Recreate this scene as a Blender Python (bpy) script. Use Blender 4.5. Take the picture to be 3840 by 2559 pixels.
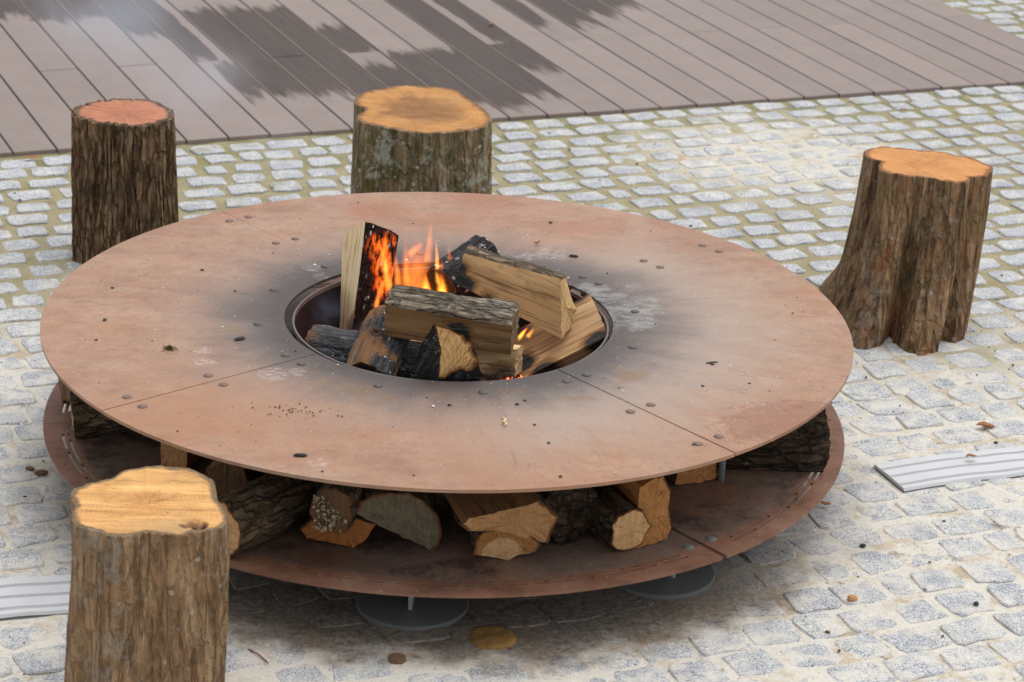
import bpy, math, random
import numpy as np
from mathutils import Vector, Matrix, noise as mn

for o in list(bpy.data.objects):
    bpy.data.objects.remove(o)
scene = bpy.context.scene
COL = scene.collection
R = math.radians

# ------------------------------------------------------------------ camera
cam_d = bpy.data.cameras.new('camera')
cam = bpy.data.objects.new('camera', cam_d)
COL.objects.link(cam)
cr = Vector((0.999177, -0.012469, 0.038588)); cu = Vector((-0.031266, 0.36913, 0.928852)); cf = Vector((0.025826, 0.929294, -0.368436))
CAM = Vector((0.0, -5.70846, 2.59725))
cam.matrix_world = Matrix(((cr.x, cu.x, -cf.x, CAM.x), (cr.y, cu.y, -cf.y, CAM.y), (cr.z, cu.z, -cf.z, CAM.z), (0, 0, 0, 1)))
cam_d.sensor_width = 36.0
cam_d.lens = 86.505
cam_d.clip_start = 0.1
cam_d.clip_end = 1000
cam_d.dof.use_dof = True
cam_d.dof.focus_distance = 5.9
cam_d.dof.aperture_fstop = 7.0
scene.camera = cam

# ------------------------------------------------------------------ light
SUN_EL, SUN_AZ = 72.0, 60.0          # a veiled sun, high overhead, a little behind and to the right of the pit
world = bpy.data.worlds.new('World'); scene.world = world; world.use_nodes = True
wn = world.node_tree.nodes; wl = world.node_tree.links
sky = wn.new('ShaderNodeTexSky'); sky.sky_type = 'NISHITA'; sky.sun_disc = False
sky.sun_elevation = R(SUN_EL); sky.sun_rotation = R(SUN_AZ); sky.dust_density = 2.0; sky.air_density = 1.0
hs = wn.new('ShaderNodeHueSaturation'); hs.inputs['Saturation'].default_value = 0.10
wl.new(sky.outputs[0], hs.inputs['Color']); wl.new(hs.outputs[0], wn['Background'].inputs['Color'])
wn['Background'].inputs['Strength'].default_value = 0.15
sun_d = bpy.data.lights.new('sun', 'SUN'); sun = bpy.data.objects.new('sun', sun_d); COL.objects.link(sun)
sun_d.energy = 1.0; sun_d.angle = R(75); sun_d.color = (1.0, 0.95, 0.88)
sd = Vector((math.sin(R(SUN_AZ)) * math.cos(R(SUN_EL)), math.cos(R(SUN_AZ)) * math.cos(R(SUN_EL)), math.sin(R(SUN_EL))))
sun.rotation_euler = (-sd).to_track_quat('-Z', 'Y').to_euler()
vs = scene.view_settings
vs.view_transform = 'Standard'; vs.look = 'None'; vs.gamma = 1.0; vs.use_curve_mapping = False
vs.exposure = 0.62
scene.render.engine = 'CYCLES'
scene.cycles.use_denoising = True
scene.cycles.max_bounces = 8; scene.cycles.diffuse_bounces = 4; scene.cycles.transparent_max_bounces = 16; scene.cycles.volume_bounces = 1
scene.cycles.volume_step_rate = 3.0; scene.cycles.volume_max_steps = 96
scene.cycles.caustics_reflective = False; scene.cycles.caustics_refractive = False

# ------------------------------------------------------------------ helpers
def tag(o, label=None, cat=None, group=None, kind=None):
    if label: o['label'] = label
    if cat: o['category'] = cat
    if group: o['group'] = group
    if kind: o['kind'] = kind
    return o

def empty(name, loc=(0, 0, 0), mat=None):
    o = bpy.data.objects.new(name, None); COL.objects.link(o); o.empty_display_size = 0.05
    if mat is not None: o.matrix_world = mat
    else: o.location = loc
    return o

def mesh_obj(name, verts, faces, mat, parent=None, smooth=False, sharp=None):
    me = bpy.data.meshes.new(name)
    me.from_pydata([tuple(v) for v in verts], [], [tuple(f) for f in faces])
    if mat: me.materials.append(mat)
    if smooth:
        me.polygons.foreach_set('use_smooth', [True] * len(me.polygons))
        if sharp: me.set_sharp_from_angle(angle=R(sharp))
    me.update()
    o = bpy.data.objects.new(name, me); COL.objects.link(o)
    if parent: o.parent = parent
    return o

def share(name, me, parent=None, loc=(0, 0, 0), rz=0, scale=(1, 1, 1)):
    o = bpy.data.objects.new(name, me); COL.objects.link(o)
    o.location = loc; o.rotation_euler = (0, 0, rz); o.scale = scale
    if parent: o.parent = parent
    return o

def box_vf(x0, x1, y0, y1, z0, z1, c=0.0):
    """box with a chamfered top edge"""
    if c <= 0:
        v = [(x0, y0, z0), (x1, y0, z0), (x1, y1, z0), (x0, y1, z0), (x0, y0, z1), (x1, y0, z1), (x1, y1, z1), (x0, y1, z1)]
        f = [(0, 3, 2, 1), (4, 5, 6, 7), (0, 1, 5, 4), (1, 2, 6, 5), (2, 3, 7, 6), (3, 0, 4, 7)]
        return v, f
    v = [(x0, y0, z0), (x1, y0, z0), (x1, y1, z0), (x0, y1, z0), (x0, y0, z1 - c), (x1, y0, z1 - c), (x1, y1, z1 - c), (x0, y1, z1 - c),
         (x0 + c, y0 + c, z1), (x1 - c, y0 + c, z1), (x1 - c, y1 - c, z1), (x0 + c, y1 - c, z1)]
    f = [(0, 3, 2, 1), (8, 9, 10, 11)]
    for i in range(4):
        j = (i + 1) % 4
        f += [(i, j, j + 4, i + 4), (i + 4, j + 4, j + 8, i + 8)]
    return v, f

def tube_vf(path, radii, n=8, cap=True, flat=1.0):
    v, f = [], []
    path = [Vector(p) for p in path]
    for i, p in enumerate(path):
        t = (path[min(i + 1, len(path) - 1)] - path[max(i - 1, 0)]).normalized()
        ref = Vector((0, 1, 0)) if abs(t.y) < 0.9 else Vector((1, 0, 0))
        a = t.cross(ref).normalized(); b = t.cross(a)
        for k in range(n):
            th = 2 * math.pi * k / n
            v.append(p + radii[i] * (a * math.cos(th) + b * math.sin(th) * flat))
    m = len(path)
    for i in range(m - 1):
        for k in range(n):
            f.append((i * n + k, i * n + (k + 1) % n, (i + 1) * n + (k + 1) % n, (i + 1) * n + k))
    if cap:
        f.append(tuple(range(n))[::-1]); f.append(tuple((m - 1) * n + k for k in range(n)))
    return v, f

def fbm(p, oct=3):
    return mn.fractal(Vector(p), 1.0, 2.0, oct)

# ------------------------------------------------------------------ node material helper
class G:
    def __init__(s, name):
        s.m = bpy.data.materials.new(name); s.m.use_nodes = True
        s.t = s.m.node_tree; s.t.nodes.clear(); s.L = s.t.links
        s.out = s.t.nodes.new('ShaderNodeOutputMaterial')
    def n(s, t): return s.t.nodes.new('ShaderNode' + t)
    def put(s, sock, v):
        if hasattr(v, 'is_output'): s.L.new(v, sock)
        elif isinstance(v, (tuple, list)):
            sock.default_value = tuple(v) + (1.0,) if (len(v) == 3 and len(sock.default_value) == 4) else tuple(v)
        else: sock.default_value = v
    def obj(s): return s.n('TexCoord').outputs['Object']
    def pos(s): return s.n('NewGeometry').outputs['Position']
    def attr(s, name, kind='GEOMETRY'):
        a = s.n('Attribute'); a.attribute_type = kind; a.attribute_name = name; return a.outputs['Fac']
    def map(s, v, scale=(1, 1, 1), rot=(0, 0, 0), loc=(0, 0, 0)):
        a = s.n('Mapping'); s.put(a.inputs['Vector'], v); a.inputs['Scale'].default_value = scale
        a.inputs['Rotation'].default_value = rot; a.inputs['Location'].default_value = loc; return a.outputs[0]
    def noise(s, v, scale, detail=3, rough=0.55, dist=0.0, col=False):
        a = s.n('TexNoise'); s.put(a.inputs['Vector'], v); a.inputs['Scale'].default_value = scale
        a.inputs['Detail'].default_value = detail; a.inputs['Roughness'].default_value = rough; a.inputs['Distortion'].default_value = dist
        return a.outputs['Color' if col else 'Fac']
    def vor(s, v, scale, feat='F1', out='Distance', rnd=1.0):
        a = s.n('TexVoronoi'); a.feature = feat; s.put(a.inputs['Vector'], v); a.inputs['Scale'].default_value = scale
        a.inputs['Randomness'].default_value = rnd; return a.outputs[out]
    def ramp(s, fac, stops, interp='LINEAR'):
        a = s.n('ValToRGB'); s.put(a.inputs[0], fac); e = a.color_ramp.elements; a.color_ramp.interpolation = interp
        while len(e) > 1: e.remove(e[-1])
        for i, (p, c) in enumerate(stops):
            el = e[0] if i == 0 else e.new(p)
            el.position = p
            if not isinstance(c, (tuple, list)): c = (c, c, c)
            el.color = tuple(c) + (1.0,)
        return a.outputs[0]
    def step(s, fac, a, b):
        r = s.n('MapRange'); r.interpolation_type = 'SMOOTHSTEP'; s.put(r.inputs[0], fac)
        r.inputs[1].default_value = a; r.inputs[2].default_value = b; return r.outputs[0]
    def mix(s, f, a, b, mode='MIX'):
        m = s.n('MixRGB'); m.blend_type = mode; s.put(m.inputs[0], f); s.put(m.inputs[1], a); s.put(m.inputs[2], b); return m.outputs[0]
    def math(s, op, a, b=0.0, c=0.0, clamp=False):
        m = s.n('Math'); m.operation = op; m.use_clamp = clamp; s.put(m.inputs[0], a); s.put(m.inputs[1], b); s.put(m.inputs[2], c); return m.outputs[0]
    def mul(s, a, b): return s.math('MULTIPLY', a, b)
    def add(s, a, b): return s.math('ADD', a, b)
    def sub(s, a, b): return s.math('SUBTRACT', a, b)
    def mx(s, a, b): return s.math('MAXIMUM', a, b)
    def sep(s, v):
        a = s.n('SeparateXYZ'); s.put(a.inputs[0], v); return a.outputs
    def comb(s, x, y, z):
        a = s.n('CombineXYZ'); s.put(a.inputs[0], x); s.put(a.inputs[1], y); s.put(a.inputs[2], z); return a.outputs[0]
    def dist(s, v, p):
        a = s.n('VectorMath'); a.operation = 'DISTANCE'; s.put(a.inputs[0], v); a.inputs[1].default_value = p; return a.outputs['Value']
    def near(s, v, pts, nz, amp):
        """1 inside the given spheres (x, y, z, r), with a ragged edge"""
        acc = None
        for (x, y, z, r) in pts:
            d = s.math('DIVIDE', s.dist(v, (x, y, z)), r)
            acc = d if acc is None else s.math('MINIMUM', acc, d)
        d = s.add(acc, s.mul(s.sub(nz, 0.5), amp))
        return s.sub(1.0, s.step(d, 0.78, 1.12))
    def bump(s, h, strength=0.5, dist=0.01, normal=None):
        b = s.n('Bump'); b.inputs['Strength'].default_value = strength; b.inputs['Distance'].default_value = dist
        s.put(b.inputs['Height'], h)
        if normal is not None: s.put(b.inputs['Normal'], normal)
        return b.outputs[0]
    def bsdf(s, col, rough=0.7, normal=None, spec=0.5, metal=0.0, emis=None, emis_s=0.0):
        b = s.n('BsdfPrincipled'); s.put(b.inputs['Base Color'], col); s.put(b.inputs['Roughness'], rough)
        b.inputs['Specular IOR Level'].default_value = spec; s.put(b.inputs['Metallic'], metal)
        if normal is not None: s.put(b.inputs['Normal'], normal)
        if emis is not None: s.put(b.inputs['Emission Color'], emis); s.put(b.inputs['Emission Strength'], emis_s)
        s.L.new(b.outputs[0], s.out.inputs['Surface']); return s.m
# ------------------------------------------------------------------ materials
def m_granite():
    g = G('granite'); p = g.pos()
    sp = g.noise(p, 260, 2, 0.6)
    big = g.noise(p, 9, 2)
    col = g.ramp(sp, [(0.29, (0.055, 0.060, 0.072)), (0.39, (0.215, 0.228, 0.255)), (0.51, (0.405, 0.42, 0.447)), (0.68, (0.585, 0.594, 0.607))])
    col = g.mix(g.step(g.noise(p, 120, 2), 0.56, 0.70), col, (0.62, 0.62, 0.60))
    col = g.mix(0.8, col, g.ramp(big, [(0.28, (0.70, 0.72, 0.76)), (0.5, (0.95, 0.95, 0.95)), (0.72, (1.15, 1.12, 1.06))]), 'MULTIPLY')
    # sand trodden over the worn tops, more of it in the much walked front right
    s = g.sep(p)
    walk = g.add(g.sub(1.0, g.step(s[1], 0.4, 1.9)), g.step(g.dist(p, (1.15, 2.75, 0)), 0.75, 0.25))
    nz = g.noise(p, 14, 5, 0.68)
    dust = g.mul(g.step(g.add(nz, g.mul(walk, 0.10)), 0.50, 0.76), 0.80)
    sand = g.mix(g.noise(p, 200, 2), (0.52, 0.48, 0.42), (0.70, 0.67, 0.60))
    col = g.mix(dust, col, sand)
    moss = g.mul(g.step(g.noise(p, 6, 5, 0.65), 0.52, 0.70), g.mul(g.step(g.sub(s[1], g.mul(s[0], 0.6)), 0.9, 2.2), 0.62))
    col = g.mix(moss, col, (0.24, 0.23, 0.13))
    dirt_shade = pit_dirt_shade(g, p)
    col = g.mix(dirt_shade, col, g.mix(g.step(g.noise(p, 60, 5, 0.75), 0.35, 0.68), (0.045, 0.034, 0.026), (0.20, 0.155, 0.115)))
    h = g.add(g.mul(g.noise(p, 45, 4, 0.7), 1.0), g.mul(sp, 0.35))
    return g.bsdf(col, 0.85, g.bump(h, 0.7, 0.006), 0.3)

def pit_dirt_shade(g, p):
    """rusty run-off and soot round the fire pit, with shade under the rim painted in"""
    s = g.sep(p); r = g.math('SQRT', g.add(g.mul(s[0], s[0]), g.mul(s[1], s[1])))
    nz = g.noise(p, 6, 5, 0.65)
    front = g.sub(1.0, g.step(s[1], -0.80, -0.3))  # shade below the front rim, painted in together with the dirt
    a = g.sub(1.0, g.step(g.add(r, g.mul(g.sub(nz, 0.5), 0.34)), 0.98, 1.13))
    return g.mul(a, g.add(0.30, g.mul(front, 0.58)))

def m_sand():
    g = G('joint_sand'); p = g.pos(); s = g.sep(p)
    nz = g.noise(p, 3.2, 5, 0.6)
    fine = g.noise(p, 300, 2, 0.7)
    cream = g.mix(g.noise(p, 18, 3), (0.53, 0.50, 0.44), (0.66, 0.635, 0.58))
    cream = g.mix(g.mul(g.step(g.noise(p, 7, 6, 0.7), 0.49, 0.66), 0.75), cream, (0.42, 0.31, 0.195))
    olive = g.mix(g.noise(p, 12, 4), (0.185, 0.165, 0.088), (0.39, 0.34, 0.215))
    back = g.step(g.add(s[1], g.mul(g.sub(nz, 0.5), 2.2)), 0.2, 1.5)
    patch = g.step(g.add(g.dist(p, (1.15, 2.75, 0)), g.mul(nz, 0.5)), 0.95, 0.45)
    back = g.mul(back, g.sub(1.0, g.mul(patch, 0.85)))
    col = g.mix(back, cream, olive)
    col = g.mix(g.mul(g.step(g.noise(p, 8, 6, 0.75), 0.56, 0.70), 0.8), col, (0.12, 0.098, 0.066))
    col = g.mix(g.mul(g.step(g.noise(p, 55, 5, 0.8), 0.56, 0.70), 0.7), col, (0.13, 0.105, 0.075))
    # bright moss along the foot of the deck
    e = g.add(g.mul(s[0], -0.3414), g.mul(s[1], 0.9399))
    mossy = g.mul(g.step(e, 2.25, 2.62), g.step(g.noise(p, 10, 4), 0.42, 0.58))
    col = g.mix(g.mul(mossy, 0.55), col, (0.135, 0.14, 0.035))
    col = g.mix(g.mul(g.step(fine, 0.55, 0.75), 0.5), col, (0.68, 0.63, 0.52))
    col = g.mix(g.mul(g.step(fine, 0.42, 0.30), 0.5), col, (0.12, 0.095, 0.07))
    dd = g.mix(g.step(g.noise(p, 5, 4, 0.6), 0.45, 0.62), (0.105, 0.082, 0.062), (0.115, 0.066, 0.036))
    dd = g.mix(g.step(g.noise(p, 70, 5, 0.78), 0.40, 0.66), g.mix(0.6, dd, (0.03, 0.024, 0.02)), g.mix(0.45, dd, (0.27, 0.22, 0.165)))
    col = g.mix(pit_dirt_shade(g, p), col, dd)
    h = g.add(fine, g.mul(g.noise(p, 60, 3), 1.5))
    return g.bsdf(col, 0.95, g.bump(h, 0.6, 0.004), 0.15)

def m_board():
    g = G('deck_composite'); o = g.obj(); p = g.pos(); s = g.sep(o)
    rnd = g.n('ObjectInfo').outputs['Random']
    v = g.map(p, (1, 1, 1), (0, 0, R(-21.6)))
    streak = g.noise(g.map(v, (60, 2.0, 1)), 1.0, 3, 0.6)
    blot = g.noise(p, 6, 4, 0.6)
    col = g.mix(streak, (0.208, 0.164, 0.148), (0.248, 0.202, 0.184))
    col = g.mix(0.5, col, g.ramp(blot, [(0.25, 0.86), (0.75, 1.10)]), 'MULTIPLY')
    col = g.mix(1.0, col, g.ramp(rnd, [(0, 0.92), (1, 1.06)]), 'MULTIPLY')
    # rain-wet stretch of this board, ragged along the grain
    w0 = g.attr('wet_from', 'OBJECT'); w1 = g.attr('wet_to', 'OBJECT'); wx = g.attr('wet_side', 'OBJECT')
    jag = g.mul(g.sub(g.noise(g.map(v, (24, 2.6, 1)), 1.0, 4, 0.6), 0.5), 0.62)
    jag2 = g.mul(g.sub(g.noise(g.map(v, (22, 2.4, 1), loc=(7, 3, 0)), 1.0, 4, 0.6), 0.5), 0.62)
    y = s[1]
    a = g.step(g.sub(g.add(y, jag), w0), -0.05, 0.09); b = g.step(g.sub(w1, g.add(y, jag2)), -0.05, 0.09)
    xs = g.step(g.add(g.mul(g.sub(s[0], 0.075), wx), g.add(0.035, g.mul(jag, 0.10))), 0.0, 0.012)
    wet = g.mul(g.mul(a, b), g.mx(xs, g.math('LESS_THAN', g.math('ABSOLUTE', wx), 0.01)))
    edge = g.step(g.math('ABSOLUTE', g.sub(s[0], 0.0735)), 0.0715, 0.0675)
    wet = g.mul(wet, edge)
    col = g.mix(g.mul(wet, g.add(0.66, g.mul(streak, 0.4))), col, (0.048, 0.036, 0.033))
    rough = g.mix(wet, (0.66, 0.66, 0.66), (0.56, 0.56, 0.56))
    groove = g.n('TexWave'); groove.wave_type = 'BANDS'; groove.bands_direction = 'X'; groove.inputs['Scale'].default_value = 52
    g.put(groove.inputs['Vector'], o)
    h = g.add(g.mul(groove.outputs['Fac'], 0.3), streak)
    m = g.bsdf(col, rough, g.bump(h, 0.25, 0.002), 0.25)
    bs = [n for n in g.t.nodes if n.type == 'BSDF_PRINCIPLED'][0]
    g.put(bs.inputs['Specular IOR Level'], g.sub(0.25, g.mul(wet, 0.17)))
    return m

def m_corten(name, under=False):
    g = G(name); p = g.obj(); s = g.sep(p)
    x, y = s[0], s[1]
    r = g.math('SQRT', g.add(g.mul(x, x), g.mul(y, y)))
    nz = g.noise(p, 2.2, 5, 0.62); nz2 = g.noise(g.map(p, (3.2, 9.0, 3)), 1.0, 5, 0.62); sp = g.noise(p, 95, 3, 0.7)
    ang = g.math('ARCTAN2', y, x)
    rad = g.noise(g.comb(g.mul(ang, 7.0), g.mul(r, 1.6), 0.0), 1.6, 5, 0.65)     # streaks brushed outwards
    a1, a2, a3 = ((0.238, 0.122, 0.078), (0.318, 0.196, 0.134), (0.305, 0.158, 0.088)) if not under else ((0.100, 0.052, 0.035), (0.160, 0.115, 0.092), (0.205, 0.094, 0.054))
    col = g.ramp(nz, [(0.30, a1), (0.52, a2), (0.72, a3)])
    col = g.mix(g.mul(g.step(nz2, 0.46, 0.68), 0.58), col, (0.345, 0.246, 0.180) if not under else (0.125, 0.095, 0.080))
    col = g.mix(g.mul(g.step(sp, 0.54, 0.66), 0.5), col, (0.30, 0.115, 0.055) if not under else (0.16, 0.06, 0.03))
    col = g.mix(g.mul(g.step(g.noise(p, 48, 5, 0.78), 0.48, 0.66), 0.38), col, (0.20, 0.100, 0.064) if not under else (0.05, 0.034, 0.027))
    col = g.mix(0.75, col, g.ramp(g.noise(g.map(p, (10, 16, 10)), 1.0, 6, 0.70), [(0.28, 0.72), (0.50, 1.0), (0.72, 1.22)]), 'MULTIPLY')
    if not under:
        # orange bloom in front, redder back, with sky reflection painted in; greyer dust right
        fr = g.mul(g.step(y, 0.0, -0.7), g.step(g.noise(p, 3.4, 3), 0.35, 0.62))
        col = g.mix(g.mul(fr, 0.60), col, (0.310, 0.158, 0.088))
        bk = g.mul(g.step(y, 0.45, 0.95), g.step(g.noise(p, 4.5, 4), 0.40, 0.62))
        col = g.mix(g.mul(bk, 0.6), col, (0.275, 0.112, 0.064))
        # ash brushed outwards, mostly to the right of the bowl
        side = g.step(g.add(x, g.mul(y, -0.25)), 0.05, 0.45)
        ash = g.mul(g.sub(1.0, g.step(g.add(r, g.mul(g.sub(rad, 0.5), 0.40)), 0.62, 0.98)), g.mul(side, 0.66))
        col = g.mix(ash, col, (0.34, 0.28, 0.235))
        ash2 = g.mul(g.sub(1.0, g.step(g.add(r, g.mul(g.sub(nz2, 0.5), 0.4)), 0.50, 0.82)), 0.50)
        col = g.mix(ash2, col, (0.23, 0.185, 0.172))
        # soot ring round the opening
        soot = g.sub(1.0, g.step(g.add(r, g.add(g.mul(g.sub(g.noise(p, 4.2, 6, 0.66), 0.5), 0.20), g.mul(g.sub(rad, 0.5), 0.16))), 0.455, 0.67))
        col = g.mix(g.mul(soot, 0.82), col, g.mix(g.noise(p, 11, 5, 0.7), (0.034, 0.031, 0.034), (0.125, 0.108, 0.104)))
        blk = g.sub(1.0, g.step(g.add(r, g.mul(g.sub(g.noise(p, 9, 5, 0.65), 0.5), 0.12)), 0.415, 0.53))
        col = g.mix(g.mul(blk, 0.6), col, (0.036, 0.032, 0.033))
        heat = g.mul(g.step(g.noise(p, 8, 3), 0.53, 0.66), g.mul(g.step(r, 0.62, 0.56), g.step(r, 0.44, 0.52)))
        col = g.mix(g.mul(heat, g.mul(g.step(y, 0.1, -0.35), 0.6)), col, (0.19, 0.115, 0.055))
        # pale ash heap on the back right lip
        lip = g.near(p, [(0.415, 0.115, 0.39, 0.115), (0.36, 0.22, 0.39, 0.07), (0.46, 0.03, 0.39, 0.075)], g.noise(p, 20, 5, 0.75), 2.0)
        lip = g.mul(lip, g.step(g.noise(g.map(p, (18, 40, 1)), 1.0, 6, 0.8), 0.38, 0.60))
        col = g.mix(g.mul(lip, 0.42), col, g.mix(sp, (0.28, 0.28, 0.26), (0.52, 0.52, 0.49)))
        # dried drips and tide marks near the right edge
        red = g.near(p, [(0.764, -0.605, 0.39, 0.12), (0.68, -0.635, 0.39, 0.06), (0.84, -0.52, 0.39, 0.07)], g.noise(p, 34, 5, 0.8), 3.2)
        col = g.mix(g.mul(red, 0.42), col, (0.175, 0.066, 0.046))
        tide = g.mul(g.step(g.math('ABSOLUTE', g.sub(g.noise(p, 5.5, 3, 0.5), 0.52)), 0.006, 0.0), g.mul(g.step(x, 0.45, 0.6), g.step(y, -0.2, -0.35)))
        col = g.mix(g.mul(tide, 0.5), col, (0.19, 0.085, 0.06))
        # white scuffs and specks of ash
        sc = g.near(p, [(-0.268, -0.882, 0.39, 0.024), (-0.40, -0.395, 0.39, 0.036), (-0.36, -0.38, 0.39, 0.026), (-0.57, -0.335, 0.39, 0.026), (-0.58, -0.26, 0.39, 0.02), (-0.36, 0.33, 0.39, 0.026), (-0.335, 0.27, 0.39, 0.022), (0.27, 0.50, 0.39, 0.045), (0.2, 0.47, 0.39, 0.035), (0.47, 0.27, 0.39, 0.02)], g.noise(g.map(p, (40, 70, 1)), 1.0, 5, 0.75), 3.4)
        sc = g.mul(sc, g.step(g.noise(g.map(p, (70, 150, 1)), 1.0, 4, 0.75), 0.44, 0.62))
        col = g.mix(g.mul(sc, 0.32), col, (0.60, 0.57, 0.56))
        scr = g.mul(g.step(g.math('ABSOLUTE', g.sub(g.noise(g.comb(g.mul(ang, 5.0), g.mul(r, 0.5), 3.0), 2.4, 2, 0.5), 0.5)), 0.004, 0.0), g.mul(side, 0.35))
        col = g.mix(scr, col, (0.13, 0.09, 0.08))
    else:
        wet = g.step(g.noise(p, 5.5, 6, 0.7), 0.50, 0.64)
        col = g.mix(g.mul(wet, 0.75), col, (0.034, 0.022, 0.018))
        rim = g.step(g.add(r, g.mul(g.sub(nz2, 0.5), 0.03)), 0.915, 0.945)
        col = g.mix(g.mul(rim, 0.72), col, g.ramp(g.noise(p, 9, 6, 0.68), [(0.30, (0.085, 0.040, 0.027)), (0.46, (0.20, 0.088, 0.050)), (0.62, (0.25, 0.125, 0.080)), (0.75, (0.30, 0.19, 0.14))]))  # red-brown rim, painted lighter for the light it catches past the top plate
    fl = g.vor(p, 85, 'F1', 'Distance')
    fleck = g.mul(g.step(fl, 0.13, 0.07), g.step(g.noise(p, 30, 2), 0.47, 0.60))
    col = g.mix(g.mul(fleck, 0.75), col, (0.68, 0.63, 0.57))
    rough = g.add(0.48, g.mul(nz2, 0.25))
    h = g.add(g.mul(sp, 0.4), g.noise(p, 14, 3))
    return g.bsdf(col, rough, g.bump(h, 0.12, 0.003), 0.28)

def m_simple(name, c1, c2, scale=20, rough=0.6, metal=0.0, bump=0.2, spec=0.5):
    g = G(name); p = g.obj(); n1 = g.noise(p, scale, 4, 0.6)
    return g.bsdf(g.mix(n1, c1, c2), rough, g.bump(n1, bump, 0.003), spec, metal)

def m_bark(name, dark, mid, light, lichen=0.0, lich_col=(0.42, 0.43, 0.36), moss=0.0, axis='Z', sc=1.0, seed=0.0, red=0.0, crack=0.7, plates=0.5):
    g = G(name); o = g.map(g.obj(), loc=(seed, seed * 0.7, seed * 1.3))
    st = {'Z': (26 * sc, 26 * sc, 5.0 * sc), 'X': (7.0 * sc, 30 * sc, 30 * sc)}[axis]
    fur = g.noise(g.map(o, st), 1.0, 6, 0.72, 0.35)
    fine = g.noise(g.map(o, tuple(q * 3.2 for q in st)), 1.0, 4, 0.7)
    blot = g.noise(o, 13 * sc, 4, 0.6)
    col = g.ramp(fur, [(0.30, dark), (0.47, mid), (0.66, light)])
    col = g.mix(g.mul(g.step(fine, 0.47, 0.28), 0.6), col, tuple(c * 0.7 for c in dark))
    col = g.mix(g.mul(g.step(fine, 0.55, 0.75), 0.4), col, tuple(min(1, c * 1.35) for c in light))
    col = g.mix(0.7, col, g.ramp(blot, [(0.25, (0.75, 0.72, 0.68)), (0.75, (1.35, 1.30, 1.22))]), 'MULTIPLY')
    line = g.noise(g.map(o, (15 * sc, 15 * sc, 1.3 * sc) if axis == 'Z' else (2.0 * sc, 16 * sc, 16 * sc), loc=(3, 5, 7)), 1.0, 4, 0.62, 0.15)
    crk = g.step(g.math('ABSOLUTE', g.sub(line, 0.5)), 0.024, 0.004)
    col = g.mix(g.mul(crk, crack), col, tuple(c * 0.6 for c in dark))
    wv = g.n('VectorMath'); wv.operation = 'ADD'; g.put(wv.inputs[0], g.map(o, (34 * sc, 34 * sc, 7.5 * sc) if axis == 'Z' else (11 * sc, 34 * sc, 34 * sc))); g.put(wv.inputs[1], g.mix(1.0, g.noise(o, 24, 3, 0.6, col=True), (0.9, 0.9, 0.9), 'MULTIPLY'))
    plate = g.step(g.vor(wv.outputs[0], 1.0, 'DISTANCE_TO_EDGE', 'Distance'), 0.0, 0.16)
    col = g.mix(g.mul(g.sub(1.0, plate), plates), col, tuple(c * 0.7 for c in dark))
    if red: col = g.mix(g.mul(g.step(g.noise(g.map(o, tuple(q * 0.6 for q in st)), 1.0, 3), 0.55, 0.70), red), col, (0.26, 0.095, 0.04))
    if moss: col = g.mix(g.mul(g.step(g.noise(o, 9, 4, 0.6), 0.50, 0.64), moss), col, (0.080, 0.078, 0.020))
    if lichen:
        lv = g.add(g.noise(o, 30, 6, 0.75), g.mul(g.sub(g.noise(o, 5, 2), 0.5), 0.5))
        col = g.mix(g.mul(g.step(lv, 0.53, 0.66), lichen), col, lich_col)
        spots = g.mul(g.step(g.add(g.vor(o, 30, 'F1', 'Distance'), g.mul(g.noise(o, 80, 2), 0.12)), 0.27, 0.20), g.step(g.noise(o, 11, 1), 0.50, 0.56))
        col = g.mix(g.mul(spots, min(1.0, lichen * 1.5)), col, (0.52, 0.52, 0.48))
    h = g.add(g.add(g.mul(fur, 1.0), g.mul(fine, 0.6)), g.add(g.mul(crk, -crack), g.mul(plate, plates * 1.2)))
    return g.bsdf(col, 0.88, g.bump(h, 1.0, 0.018), 0.2)

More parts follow.
